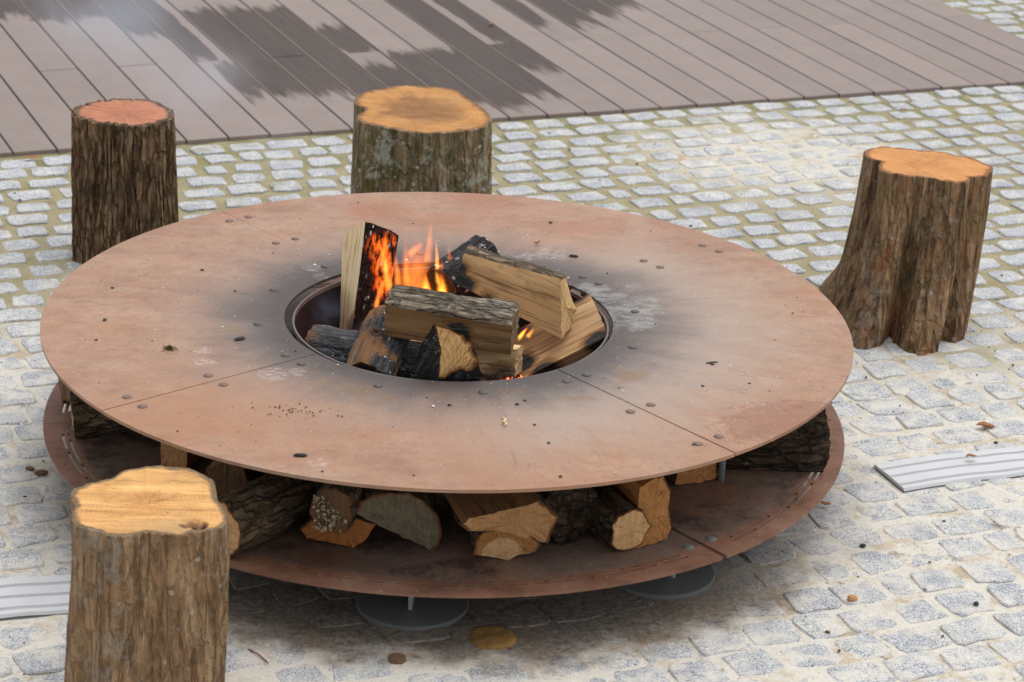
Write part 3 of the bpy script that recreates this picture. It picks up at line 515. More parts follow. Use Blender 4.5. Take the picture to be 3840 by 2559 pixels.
rng = random.Random(7)
def sett_vf(rg, sx, sy):
    """rounded granite sett, top at z = 0"""
    hx, hy = sx / 2, sy / 2
    base = [(-hx, -hy * .7), (-hx * .78, -hy), (0, -hy), (hx * .78, -hy), (hx, -hy * .7), (hx, hy * .7), (hx * .78, hy), (0, hy), (-hx * .78, hy), (-hx, hy * .7)]
    o = [(x + rg.uniform(-.0072, .0072), y + rg.uniform(-.0072, .0072)) for x, y in base]
    n = len(o); v = []
    for (x, y) in o: v.append((x * 1.02, y * 1.02, -0.035))
    for (x, y) in o: v.append((x, y, -0.0034 + rg.uniform(-.0014, .0014)))
    for (x, y) in o: v.append((x * .945, y * .945, -0.0005 + rg.uniform(-.0009, .0009)))
    v.append((rg.uniform(-.01, .01), rg.uniform(-.01, .01), 0.0008))
    f = []
    for a in range(2):
        for i in range(n):
            j = (i + 1) % n; f.append((a * n + i, a * n + j, (a + 1) * n + j, (a + 1) * n + i))
    for i in range(n): f.append((2 * n + i, 2 * n + (i + 1) % n, 3 * n))
    return v, f
variants = []
for k in range(16):
    v, f = sett_vf(rng, 0.105, 0.092)
    me = bpy.data.meshes.new('sett'); me.from_pydata(v, [], f); me.materials.append(GRANITE)
    me.polygons.foreach_set('use_smooth', [True] * len(me.polygons)); me.set_sharp_from_angle(angle=R(28)); me.update()
    variants.append((me, np.array(v), f))
spots = []
for j in range(-22, 52):
    off = rng.uniform(0, 0.13); u = -4.2 + off
    wav = rng.uniform(-.004, .004)
    while u < 4.6:
        w = rng.choice([0.095, 0.104, 0.110, 0.114, 0.118, 0.124, 0.130]) if rng.random() > 0.06 else 0.07
        cc = ru * (u + w / 2) + rv * (j * 0.1185); wide = smooth(0.4, 1.7, cc.y)
        gap = rng.uniform(0.010, 0.024) + 0.009 * wide
        c = ru * (u + w / 2) + rv * (j * 0.1185 + wav + 0.006 * math.sin(u * 2.1 + j) + rng.uniform(-.004, .004))
        u += w + gap
        if not (-2.9 < c.x < 3.0 and -2.0 < c.y < 5.75): continue
        a, b = deck_uv(c.x, c.y)
        if b > -0.035 and a < DECK_U1 + 0.05: continue
        spots.append((c.x, c.y, w / 0.105, rng.uniform(1.00, 1.14) - 0.14 * wide, RA + rng.uniform(-.07, .07), rng.uniform(-.0022, .0022), rng.randrange(16)))
FL = 86.505 / 36.0
def project(P):
    d = Vector(P) - CAM; z = d.dot(cf); return 0.5 + FL * d.dot(cr) / z, 0.5 * 682 / 1024 - FL * d.dot(cu) / z, z
STUMP_SPOTS = [(-1.0, 1.465, 0.19), (-.1, 1.62, 0.25), (1.34, 1.1, 0.24), (-.59, -1.22, 0.21)]
def hidden(P):
    P = Vector(P); d = CAM - P
    for zp in (0.385, 0.132):
        q = P + d * (zp / d.z)
        if math.hypot(q.x, q.y) < 0.985: return True
    for sx, sy, sr in STUMP_SPOTS:
        for zp in (0.02, 0.15, 0.3, 0.42):
            q = P + d * (zp / d.z)
            if math.hypot(q.x - sx, q.y - sy) < sr * 0.8: return True
    return False
rank = []
for i, sp in enumerate(spots):
    px, py, z = project((sp[0], sp[1], 0))
    inside = 0.0 < px < 1.0 and 0.0 < py < 682 / 1024
    if inside and not hidden((sp[0], sp[1], 0)): rank.append((z, i))
rank.sort(); single = set(i for _, i in rank[:300])
mv, mf = [], []
for i, (x, y, ax, ay, rz, dz, k) in enumerate(spots):
    me, v, f = variants[k]
    if i in single:
        share('sett', me, paving, (x, y, dz), rz, (ax, ay, 1))
    else:
        c, s_ = math.cos(rz), math.sin(rz); b = len(mv)
        w = v * [ax, ay, 1]
        mv += [(x + c * q[0] - s_ * q[1], y + s_ * q[0] + c * q[1], q[2] + dz) for q in w]
        mf += [tuple(b + t for t in ff) for ff in f]
tag(mesh_obj('sett_field', mv, mf, GRANITE, paving, smooth=True, sharp=28), kind='stuff')

# ------------------------------------------------------------------ timber-look deck
BP = 0.1525; TOP = 0.010
deck_v, deck_f = [], []
def quad_prism(pts, z0, z1):
    b = [(p.x, p.y, z0) for p in pts] + [(p.x, p.y, z1) for p in pts]
    return b, [(3, 2, 1, 0), (4, 5, 6, 7), (0, 1, 5, 4), (1, 2, 6, 5), (2, 3, 7, 6), (3, 0, 4, 7)]
fv, ff = quad_prism([DE0 + du * -1.4 + dv * 0.02, DE0 + du * (DECK_U1 - 0.02) + dv * 0.02, DE0 + du * (DECK_U1 - 0.1) + dv * 3.4, DE0 + du * -1.4 + dv * 3.4], -0.03, -0.008)
deck = mesh_obj('deck', fv, ff, DARK)
tag(deck, 'low brown composite board deck with damp patches', kind='structure')
WET = {2: [(1.83, 9, 0)], 3: [(1.72, 9, 0)], 4: [(1.72, 9, 0)], 5: [(1.42, 9, 0)], 6: [(0.98, 9, -1), (0.45, 1.0, 1)], 7: [(0.42, 1.84, 0)], 8: [(0.42, 1.82, 0)], 9: [(0.30, 1.80, 0)],
       10: [(0.95, 1.45, 0), (0.15, 0.85, 0)], 11: [(0.15, 0.98, 0)], 12: [(9, 9, 0), (0.06, 1.0, 0)], 13: [(0.22, 2.1, 0)], 14: [(0.95, 2.1, 1), (0.60, 1.1, 0)], 16: [(1.18, 1.9, -1)], 17: [(1.18, 9, 0)], 18: [(1.35, 9, 0)], 19: [(1.45, 9, 0)]}
BDIR = DA + R(91.7)
bdir = Vector((math.cos(BDIR), math.sin(BDIR), 0))
def board_mesh(L, name='board'):
    v, f = box_vf(0, BP - 0.0065, 0, L, -0.022, 0.0, 0.0022)
    me = bpy.data.meshes.new(name); me.from_pydata(v, [], f); me.materials.append(BOARD); me.update(); return me
LONG, NEAR, FAR = board_mesh(3.3), board_mesh(1.0), board_mesh(2.3)
def board(k, me, v0, wet):
    b = share('board', me, deck)
    p = DE0 + du * (0.049 + BP * k) + bdir * (v0 + rng.uniform(-.003, .003))
    b.location = (p.x, p.y, TOP + rng.uniform(-.0008, .0008)); b.rotation_euler = (0, 0, BDIR - math.pi / 2)
    b['wet_from'] = float(wet[0] - v0); b['wet_to'] = float(wet[1] - v0); b['wet_side'] = float(wet[2])
for k in range(-9, 29):
    w = WET.get(k, [(99, 99, 0)])
    if k % 2 == 0:
        board(k, NEAR, 0.0, w[-1] if len(w) > 1 or w[0][0] < 1 else (99, 99, 0)); board(k, FAR, 1.004, w[0])
    else:
        board(k, LONG, 0.0, w[0])

# ------------------------------------------------------------------ fire pit
pit = empty('fire_pit')
tag(pit, 'large round two-tier rusty steel fire pit with rivets', 'fire pit')
SEAMS = [129.76, 219.76, 309.76, 39.76]
ZT, ZS = 0.39, 0.139
def sector(a0, a1, radii, na, z1, z0, skip=None, sag=0.0):
    """ring sector plate with thickness; skip(i, j) leaves a cell open (slots)"""
    v, f = [], []
    nr = len(radii)
    def idx(j, i, lvl): return (lvl * (na + 1) + i) * nr + j
    for lvl, z in ((0, z1), (1, z0)):
        for i in range(na + 1):
            a = a0 + (a1 - a0) * i / na
            for r in radii: v.append((r * math.cos(a), r * math.sin(a), z))
    solid = [[not (skip and skip(i, j)) for j in range(nr - 1)] for i in range(na)]
    for i in range(na):
        for j in range(nr - 1):
            if not solid[i][j]: continue
            f.append((idx(j, i, 0), idx(j + 1, i, 0), idx(j + 1, i + 1, 0), idx(j, i + 1, 0)))
            f.append((idx(j, i, 1), idx(j, i + 1, 1), idx(j + 1, i + 1, 1), idx(j + 1, i, 1)))
            for (di, dj, p, q) in ((0, -1, (j, i + 1), (j, i)), (0, 1, (j + 1, i), (j + 1, i + 1)), (-1, 0, (j, i), (j + 1, i)), (1, 0, (j + 1, i + 1), (j, i + 1))):
                a, b = i + di, j + dj
                if 0 <= a < na and 0 <= b < nr - 1 and solid[a][b]: continue
                f.append((idx(p[0], p[1], 0), idx(p[0], p[1], 1), idx(q[0], q[1], 1), idx(q[0], q[1], 0)))
    return v, f
def dome(r, h, n=14):
    v = [(r * math.cos(2 * math.pi * i / n), r * math.sin(2 * math.pi * i / n), -0.001) for i in range(n)]
    v += [(r * .97 * math.cos(2 * math.pi * i / n), r * .97 * math.sin(2 * math.pi * i / n), h * .45) for i in range(n)]
    v += [(r * .6 * math.cos(2 * math.pi * i / n), r * .6 * math.sin(2 * math.pi * i / n), h * .9) for i in range(n)] + [(0, 0, h)]
    f = []
    for a in range(2):
        for i in range(n): f.append((a * n + i, a * n + (i + 1) % n, (a + 1) * n + (i + 1) % n, (a + 1) * n + i))
    for i in range(n): f.append((2 * n + i, 2 * n + (i + 1) % n, 3 * n))
    return v, f
def shared_mesh(name, v, f, mat, smooth=True):
    me = bpy.data.meshes.new(name); me.from_pydata([tuple(q) for q in v], [], f); me.materials.append(mat)
    me.polygons.foreach_set('use_smooth', [smooth] * len(me.polygons)); me.update(); return me
rv_m = shared_mesh('rivet', *dome(0.0112, 0.0042), RIVET); rs_m = shared_mesh('rivet', *dome(0.0112, 0.0042), SOOTY)
gap = 0.0011
plates = []
for q in range(4):
    a0, a1 = R(SEAMS[q]), R(SEAMS[q] + 90)
    v, f = sector(a0 + gap, a1 - gap, [0.408, 0.6, 0.8, 0.992, 0.9985, 1.0], 64, ZT, ZT - 0.008)
    dz = [0.0, -0.0008, 0.0006, -0.0005][q]
    v = [(x * (1 + 0 * z), y, z + dz) for x, y, z in v]
    pl = mesh_obj('top_plate', v, f, CORTEN, pit); plates.append(pl)
    def riv(r, ang, offs):
        c, s_ = math.cos(ang), math.sin(ang)
        share('rivet', rs_m if r < 0.5 else rv_m, pl, (r * c - offs * s_, r * s_ + offs * c, ZT + dz), rng.uniform(0, 6))
    for r in (0.9153, 0.6955, 0.4756):
        riv(r, a0, 0.0319); riv(r, a1, -0.0319)
    for t in (0.34, 0.67): riv(0.4756, a0 + (a1 - a0) * t, 0)
BSEAM = [-50.4, -171.0, 69.0]
radii = [0.02, 0.3, 0.6, 0.8, 0.9, 0.9362, 0.9438, 0.9508, 0.9584, 0.985, 0.995, 1.0]
bolt_m = shared_mesh('bolt', *dome(0.0125, 0.0045), m_simple('bolt_zinc', (0.09, 0.09, 0.085), (0.20, 0.205, 0.205), 90, 0.6, 0.1, 0.3))
for b in BSEAM:
    a0, a1 = R(b), R(b + 120)
    def skip(i, j):
        k = i % 17; k2 = (i + 8) % 17
        if i < 7 or i > 213: return False
        return (j == 7 and k >= 2) or (j == 5 and k2 >= 2)
    v, f = sector(a0 + gap, a1 - gap, radii, 221, ZS, ZS - 0.007, skip)
    sp = mesh_obj('shelf_plate', v, f, SHELF, pit)
    for (aa, sg) in ((a0, 1), (a1, -1)): share('bolt', bolt_m, sp, (0.92 * math.cos(aa) - sg * 0.031 * math.sin(aa), 0.92 * math.sin(aa) + sg * 0.031 * math.cos(aa), ZS), rng.uniform(0, 6))
pv, pf = tube_vf([(0, 0, ZS - 0.002), (0, 0, ZT - 0.009)], [0.0085, 0.0085], 12)
post_m = shared_mesh('post', pv, pf, GALV)
for k in range(8):
    a = R(-29.2 + 45 * k); share('post', post_m, pit, (0.758 * math.cos(a), 0.758 * math.sin(a), 0))
n = 48
fv = [(0.1265 * math.cos(2 * math.pi * i / n), 0.1265 * math.sin(2 * math.pi * i / n), z) for z in (-0.004, 0.0085, 0.0098) for i in range(n)]
fv = [(x * (0.985 if z > 0.009 else 1), y * (0.985 if z > 0.009 else 1), z) for x, y, z in fv]
ff = [(a * n + i, a * n + (i + 1) % n, (a + 1) * n + (i + 1) % n, (a + 1) * n + i) for a in range(2) for i in range(n)] + [tuple(2 * n + i for i in range(n))]
foot_m = shared_mesh('foot', fv, ff, FOOT, False)
bv, bf = box_vf(-0.045, 0.045, -0.0045, 0.0045, 0.009, ZS - 0.006)
fin_m = shared_mesh('fin', bv, bf, GALV, False)
for k in range(8):
    a = R(-94.6 + 45 * k); x, y = 0.785 * math.cos(a), 0.785 * math.sin(a)
    ft = share('foot', foot_m, pit, (x, y, 0), 0); share('fin', fin_m, ft, (0, 0, 0), a)

# fire bowl hanging in the opening
bowl = empty('fire_bowl', (0, 0, 0.19)); tag(bowl, 'dark sooty steel bowl set in the round opening of the fire pit', 'fire bowl')
BX = Vector((0.005, -0.003, 0))
def lathe(prof, n=96):
    v = [(r * math.cos(2 * math.pi * i / n) + BX.x, r * math.sin(2 * math.pi * i / n) + BX.y, z) for r, z in prof for i in range(n)]
    f = [(a * n + i, a * n + (i + 1) % n, (a + 1) * n + (i + 1) % n, (a + 1) * n + i) for a in range(len(prof) - 1) for i in range(n)]
    return v, f
v, f = lathe([(0.02, 0.004), (0.34, 0.004), (0.372, 0.02), (0.386, 0.06), (0.3885, 0.190), (0.3925, 0.1905), (0.389, 0.05), (0.375, 0.0), (0.02, -0.002)])
mesh_obj('shell', v, f, BOWL, bowl, smooth=True, sharp=40)
v, f = lathe([(0.388, 0.182), (0.3885, 0.1925), (0.3930, 0.1925), (0.3935, 0.182)])
mesh_obj('rim', v, f, BOWLRIM, bowl, smooth=True, sharp=40)
path = [(-0.372 + 0.004, -0.085 + 0.022 * math.cos(t), 0.152 + 0.022 * math.sin(t)) for t in [2 * math.pi * i / 20 for i in range(21)]]
v, f = tube_vf(path, [0.0045] * 21, 8, False); mesh_obj('handle_ring', v, f, BOWL, bowl, smooth=True)
# ash and embers on the bowl floor
def m_ember():
    g = G('ash_and_embers'); p = g.pos(); nz = g.noise(p, 55, 4, 0.7)
    col = g.ramp(nz, [(0.30, (0.010, 0.009, 0.009)), (0.52, (0.04, 0.036, 0.034)), (0.68, (0.30, 0.28, 0.27))])
    hot = g.mul(g.near(p, [(0.20, 0.0, 0.25, 0.06), (0.10, -0.08, 0.25, 0.06), (-0.03, 0.2, 0.25, 0.14), (-0.16, 0.16, 0.25, 0.12)], nz, 1.0), g.step(g.noise(p, 90, 2), 0.50, 0.62))
    return g.bsdf(col, 0.95, g.bump(nz, 0.8, 0.012), 0.1, 0.0, (1.0, 0.10, 0.015), g.mul(hot, 5.0))
n = 60; v = []; f = []
for j in range(40):
    for i in range(n):
        r = 0.382 * j / 39; a = 2 * math.pi * i / n; x, y = r * math.cos(a), r * math.sin(a)
        v.append((x + BX.x, y + BX.y, 0.232 + 0.035 * fbm((x * 13, y * 13, 2), 4) - 0.02 * (r / .38) ** 4))
for j in range(39):
    for i in range(n): f.append((j * n + i, j * n + (i + 1) % n, (j + 1) * n + (i + 1) % n, (j + 1) * n + i))
tag(mesh_obj('ember_bed', v, f, m_ember(), smooth=True), 'bed of grey ash and red embers in the fire bowl', 'embers', kind='stuff')

# ------------------------------------------------------------------ firewood
def make_log(key, label, cat, group, bark_m, split_m, end_m, end2_m=None, seg=24, bark_amp=0.0052, split_amp=0.0042, name='firewood_log', lift=True, part_labels=None):
    A, B, kinds = LOGS[key]
    A = [Vector(p) for p in A]; B = [Vector(p) for p in B]
    if lift:
        low = min(p.z for p in A + B)
        if low < 0.1405:
            for p in A + B: p.z += 0.1405 - low
    ca = sum(A, Vector()) / len(A); cb = sum(B, Vector()) / len(B)
    X = (cb - ca).normalized(); Z = Vector((0, 0, 1)) if abs(X.z) < 0.8 else Vector((0, -1, 0))
    Y = Z.cross(X).normalized(); Z = X.cross(Y)
    M = Matrix(((X.x, Y.x, Z.x, 0), (X.y, Y.y, Z.y, 0), (X.z, Y.z, Z.z, 0), (0, 0, 0, 1)))
    org = (ca + cb) / 2; low = min(p.z for p in A + B)
    M.translation = org
    Mi = M.inverted()
    root = empty(name, mat=M); tag(root, label, cat, group)
    a = [Mi @ p for p in A]; b = [Mi @ p for p in B]
    # subdivide the section's edges
    sa, sb, sk = [], [], []
    m_ = len(a)
    for i in range(m_):
        j = (i + 1) % m_; L = (a[j] - a[i]).length; k = max(1, min(14, int(L / 0.0075)))
        for t in range(k):
            sa.append(a[i].lerp(a[j], t / k)); sb.append(b[i].lerp(b[j], t / k)); sk.append(kinds[i])
    n = len(sa); sd_ = sum(ord(c) for c in key)
    rows = []
    for i in range(seg + 1):
        t = i / seg; row = []
        ctr = (sum(sa, Vector()) / n).lerp(sum(sb, Vector()) / n, t)
        for k in range(n):
            p = sa[k].lerp(sb[k], t); d = Vector((0, p.y - ctr.y, p.z - ctr.z)); d = d.normalized() if d.length > 1e-6 else Vector((0, 0, 1))
            kb = sk[k] == 1 and sk[k - 1] == 1
            if kb: q = bark_amp * (0.8 + 1.3 * fbm((p.x * 12 + sd_, p.y * 38, p.z * 38), 3)) * (0.45 if i in (0, seg) else 1.0)
            else: q = split_amp * fbm((p.x * 4 + sd_, p.y * 48, p.z * 48), 3)
            q2 = 0.0035 * fbm((sd_, p.y * 70, p.z * 70), 2) if i in (0, seg) else 0.0
            row.append(p + d * q + Vector((q2, 0, 0)))
        rows.append(row)
    for kind, nm, mt in ((1, 'bark', bark_m), (0, 'split_face', split_m)):
        vs_, fs_, mp = [], [], {}
        for k in range(n):
            if sk[k] != kind: continue
            k2 = (k + 1) % n
            for i in range(seg):
                q = []
                for (ii, kk) in ((i, k), (i, k2), (i + 1, k2), (i + 1, k)):
                    if (ii, kk) not in mp: mp[(ii, kk)] = len(vs_); vs_.append(rows[ii][kk])
                    q.append(mp[(ii, kk)])
                fs_.append(q[::-1])
        if fs_:
            # orient outwards
            c0 = vs_[fs_[0][0]]; nrm = (vs_[fs_[0][1]] - c0).cross(vs_[fs_[0][2]] - c0)
            if nrm.dot(Vector((0, c0.y, c0.z))) < 0: fs_ = [q[::-1] for q in fs_]
            mesh_obj(nm, vs_, fs_, mt, root, smooth=True, sharp=38)
    for e, (row, mt, sg) in enumerate(((rows[0], end_m, -1), (rows[-1], end2_m or end_m, 1))):
        c = sum(row, Vector()) / n; vs_ = []; fs_ = []
        rr = (1.0, 0.93, 0.75, 0.5, 0.22)
        for q in rr:
            for k in range(n):
                p = c.lerp(row[k], q); p = p + Vector((0.0022 * fbm((p.y * 90, p.z * 90, sd_ + e), 2) * (1 if q < 1 else 0), 0, 0)); vs_.append(p)
        vs_.append(c)
        for r_ in range(len(rr) - 1):
            for k in range(n): fs_.append((r_ * n + k, r_ * n + (k + 1) % n, (r_ + 1) * n + (k + 1) % n, (r_ + 1) * n + k))
        for k in range(n): fs_.append(((len(rr) - 1) * n + k, (len(rr) - 1) * n + (k + 1) % n, len(rr) * n))
        nrm = (vs_[1] - vs_[0]).cross(vs_[-1] - vs_[0])
        if nrm.x * sg < 0: fs_ = [q[::-1] for q in fs_]
        o = mesh_obj('end_face', vs_, fs_, mt, root)
        rim_ = [q * (1.0 if (sk[k] or sk[k - 1]) else 0.0) for q in rr for k in range(n)] + [0.0]
        at_ = o.data.attributes.new('rim', 'FLOAT', 'POINT'); at_.data.foreach_set('value', rim_)
    return root

BK_DARK = m_bark('bark_dark', (0.016, 0.011, 0.007), (0.050, 0.032, 0.020), (0.105, 0.072, 0.046), axis='X', lichen=0.08)
BK_BROWN = m_bark('bark_brown', (0.035, 0.023, 0.014), (0.095, 0.062, 0.036), (0.17, 0.12, 0.075), axis='X', seed=3, lichen=0.1)
BK_MOSS = m_bark('bark_mossy', (0.035, 0.023, 0.013), (0.105, 0.070, 0.040), (0.19, 0.138, 0.086), axis='X', seed=5, moss=0.25, lichen=0.1)
BK_GREY = m_bark('bark_grey', (0.045, 0.036, 0.028), (0.20, 0.165, 0.125), (0.37, 0.33, 0.275), axis='X', seed=8, sc=1.3)
SP_TAN = m_split('split_tan', (0.40, 0.22, 0.085), (0.52, 0.31, 0.135), (0.16, 0.075, 0.026))
SP_ORANGE = m_split('split_orange', (0.26, 0.10, 0.030), (0.38, 0.165, 0.050), (0.09, 0.034, 0.012), seed=4)
SP_BROWN = m_split('split_brown', (0.15, 0.075, 0.030), (0.25, 0.135, 0.060), (0.060, 0.028, 0.012), seed=9)
EN_TAN = m_end('end_tan', (0.36, 0.185, 0.075), (0.47, 0.27, 0.12), (0.22, 0.105, 0.042), (-0.02, 0.03))
EN_ORANGE = m_end('end_orange', (0.35, 0.15, 0.045), (0.48, 0.24, 0.085), (0.17, 0.065, 0.02), (0.03, -0.02), seed=3)
EN_GREY = m_end('end_grey', (0.105, 0.085, 0.055), (0.20, 0.165, 0.11), (0.055, 0.04, 0.026), (0.0, -0.04), seed=6)
EN_PALE = m_end('end_pale', (0.50, 0.29, 0.13), (0.62, 0.40, 0.20), (0.28, 0.13, 0.05), (0.0, 0.0), seed=8)
EN_RED = m_end('end_red', (0.30, 0.105, 0.03), (0.42, 0.17, 0.05), (0.10, 0.035, 0.012), (0, 0), seed=2)
EN_DARK = m_end('end_dark', (0.10, 0.055, 0.028), (0.17, 0.10, 0.055), (0.045, 0.02, 0.01), (0, 0), seed=5)
GS = 'firewood stored on the lower shelf'
def shelf(key, label, b, s_, e, **k): return make_log(key, label, 'firewood', GS, b, s_, e, **k)
shelf('S1a', 'dark bark-covered log at the far left end of the lower shelf, behind a rounder log', BK_DARK, SP_BROWN, EN_DARK)
shelf('S1b', 'short round log lying slantwise at the left end of the shelf', BK_MOSS, SP_BROWN, EN_TAN)
shelf('S2', 'squared split block showing a tan end, just left above the front stump', BK_DARK, SP_ORANGE, EN_TAN)
shelf('S3', 'split log with a cracked brown end, half hidden behind the front stump', BK_MOSS, SP_BROWN, EN_DARK)
shelf('S3b', 'dark mossy log lying high against the plate behind the thick round log', BK_DARK, SP_BROWN, EN_DARK)
shelf('S4', 'thick round bark log poking out from behind the right side of the front stump', BK_MOSS, SP_BROWN, EN_PALE)
shelf('S6', 'reddish orange split log under the lichen-covered log', BK_DARK, SP_ORANGE, EN_RED)
lich = shelf('S5', 'brown log with a crust of pale lichen on its end, resting on a reddish log', BK_BROWN, SP_BROWN, EN_DARK)
shelf('S7', 'half-round log with a grey weathered end, left of the front centre of the shelf', BK_BROWN, SP_BROWN, EN_GREY)
shelf('S9', 'small half-round log with a pale centre, lowest at the front of the shelf', BK_BROWN, SP_ORANGE, m_end('end_two_tone', (0.30, 0.13, 0.04), (0.40, 0.20, 0.07), (0.14, 0.055, 0.018), (0.005, -0.035), seed=7, heart=(0.048, (0.56, 0.36, 0.18))), end2_m=EN_TAN)
shelf('S8', 'wide split log with a tan wedge-shaped end, lying on a small half-round log', BK_BROWN, SP_BROWN, EN_TAN)
shelf('S10', 'dark rough-barked log behind the thin round log, its end in shadow', BK_DARK, SP_BROWN, BK_DARK)
shelf('S11', 'thin round bark log with a pale round sawn end facing the front right', BK_DARK, SP_BROWN, EN_PALE)
shelf('S12', 'upright split block with a bright orange end, right beside the thin round log', BK_BROWN, SP_ORANGE, EN_ORANGE)
shelf('S13', 'short orange-brown split log lying farther back beside a steel post', BK_BROWN, SP_BROWN, EN_ORANGE)
shelf('S14', 'big half log with coarse dark bark at the right end of the shelf', BK_DARK, SP_ORANGE, EN_ORANGE, bark_amp=0.006)
# the lichen crust: many small curled lobes on the end of the log
LICHEN = m_simple('lichen', (0.18, 0.145, 0.085), (0.40, 0.35, 0.24), 120, 0.9, 0, 0.5)
lv, lf = [], []
Mi = lich.matrix_world.inverted()
for k in range(150):
    x = -0.283 + 0.075 * rng.random(); z = 0.208 + 0.085 * rng.random(); y = -0.853 + 0.010 * rng.random()
    if (x + 0.248) * 1.1 + (z - 0.24) * 0.9 > 0.035: continue
    r = rng.uniform(0.002, 0.0055); b = len(lv); a0 = rng.uniform(0, 6)
    c = Mi @ Vector((x, y, z)); nn = 6; tilt = Vector((rng.uniform(-1, 1), rng.uniform(-1, 1), rng.uniform(-.6, 1))).normalized()
    u_ = tilt.orthogonal().normalized(); w_ = tilt.cross(u_)
    for q in range(nn): lv.append(c + (u_ * math.cos(a0 + q) + w_ * math.sin(a0 + q)) * r * rng.uniform(.7, 1.2) + tilt * r * 0.4)
    lv.append(c); lf += [(b + q, b + (q + 1) % nn, b + nn) for q in range(nn)]
mesh_obj('lichen_crust', lv, lf, LICHEN, lich)

# burning logs
GF = 'logs burning in the fire bowl'
def fire(key, label, b, s_, e, **k): return make_log(key, label, 'log', GF, b, s_, e, lift=False, name='burning_log', **k)
CH1 = [(-0.20, 0.20, 0.53, 0.07), (-0.18, 0.20, 0.45, 0.085), (-0.18, 0.20, 0.37, 0.085), (-0.19, 0.20, 0.30, 0.09)]
def m_charface():
    """bark side of the upright log: charred, glowing, flecked with white ash"""
    g = G('charred_glowing_bark'); o = g.obj(); p = g.pos()
    nz = g.noise(g.map(o, (16, 50, 50)), 1.0, 5, 0.68); cr = g.vor(g.map(o, (26, 60, 60)), 1.0, 'DISTANCE_TO_EDGE', 'Distance')
    col = g.mix(nz, (0.006, 0.005, 0.005), (0.040, 0.022, 0.016))
    fl = g.mul(g.step(g.add(g.vor(g.map(o, (30, 120, 120)), 1.0, 'F1', 'Distance'), g.mul(g.noise(o, 130, 3, 0.7), 0.35)), 0.50, 0.36), g.step(g.noise(o, 26, 3), 0.46, 0.58))
    col = g.mix(fl, col, (0.60, 0.58, 0.57))
    hot = g.near(p, [(-0.175, 0.20, 0.500, 0.045), (-0.155, 0.20, 0.45, 0.050), (-0.155, 0.2, 0.40, 0.045)], nz, 1.6)
    es = g.mul(g.mul(hot, g.step(nz, 0.42, 0.66)), g.mul(g.sub(1.0, fl), 1.3))
    ec = g.mix(g.mul(hot, nz), (1.0, 0.05, 0.002), (1.0, 0.22, 0.015))
    h = g.add(nz, g.mul(g.step(cr, 0.0, 0.15), 1.2))
    return g.bsdf(col, 0.85, g.bump(h, 0.9, 0.012), 0.2, 0.0, ec, es)
SP_PALE = m_split('split_pale', (0.80, 0.62, 0.36), (0.88, 0.73, 0.48), (0.44, 0.28, 0.13), char=[(-0.205, 0.185, 0.27, 0.05), (-0.16, 0.29, 0.4, 0.06)], seed=2)
EN_CHAR = m_end('end_charred', (0.02, 0.016, 0.014), (0.05, 0.04, 0.034), (0.01, 0.008, 0.008))
fire('F1', 'upright split log, pale on its left side, charred and glowing on its right', m_charface(), SP_PALE, EN_CHAR, bark_amp=0.007, seg=22)
SP_F2 = m_split('split_front_log', (0.21, 0.115, 0.046), (0.31, 0.18, 0.080), (0.070, 0.032, 0.014), char=[(0.02, -0.17, 0.41, 0.035), (-0.14, -0.08, 0.37, 0.03)], seed=6)
fire('F2', 'log with thick grey ridged bark on top, lying level across the front of the fire', BK_GREY, SP_F2, m_end('end_front_log', (0.17, 0.105, 0.055), (0.26, 0.17, 0.09), (0.07, 0.035, 0.016)), bark_amp=0.0065, seg=26)
SP_F3 = m_split('split_leaning_log', (0.31, 0.178, 0.078), (0.43, 0.27, 0.130), (0.095, 0.048, 0.022), char=[(0.015, 0.14, 0.46, 0.03), (0.03, 0.13, 0.42, 0.04), (0.10, 0.11, 0.40, 0.03)], seed=11)
fire('F3', 'big split log leaning down to the right, thin bark along its upper edge', m_bark('bark_thin_strip', (0.05, 0.034, 0.022), (0.165, 0.125, 0.085), (0.28, 0.225, 0.155), axis='X', seed=12, sc=1.3, red=0.4), SP_F3, EN_CHAR, end2_m=m_end('end_leaning_log', (0.42, 0.27, 0.12), (0.54, 0.36, 0.17), (0.17, 0.085, 0.03)), bark_amp=0.005, seg=26)
CHARRED = m_split('charred_wood', (0.02, 0.016, 0.014), (0.05, 0.04, 0.035), (0.008, 0.007, 0.007), char=[(0.03, 0.25, 0.44, 0.5)], ashy=0.9, seed=13)
CHAR_BARK = m_split('charred_bark', (0.018, 0.015, 0.014), (0.045, 0.038, 0.036), (0.008, 0.007, 0.007), char=[(0.03, 0.25, 0.44, 0.6)], glow=[(-0.03, 0.2, 0.41, 0.03)], ashy=1.0, seed=14)
fire('F4', 'blackened ashy log at the back of the fire behind the leaning log', CHAR_BARK, CHARRED, EN_CHAR)
BLK = m_split('black_flat_log', (0.10, 0.065, 0.045), (0.19, 0.12, 0.08), (0.03, 0.022, 0.02), char=[(-0.20, -0.02, 0.30, 0.16), (-0.05, -0.04, 0.29, 0.12)], charcol=(0.020, 0.021, 0.023), ashy=0.25, amp=0.6, seed=15)
fire('F5', 'black burnt log lying low along the left side of the bowl', BLK, BLK, EN_CHAR)
KN = m_split('knotty_burnt_wood', (0.13, 0.078, 0.046), (0.22, 0.135, 0.08), (0.045, 0.028, 0.018), char=[(-0.12, -0.08, 0.36, 0.09), (-0.15, -0.22, 0.33, 0.05), (-0.22, -0.03, 0.33, 0.06)], charcol=(0.016, 0.016, 0.018), ashy=0.8, seed=17)
kn = fire('F6', 'half burnt log with a dark knot, at the front left of the bowl', KN, KN, EN_CHAR, bark_amp=0.006)
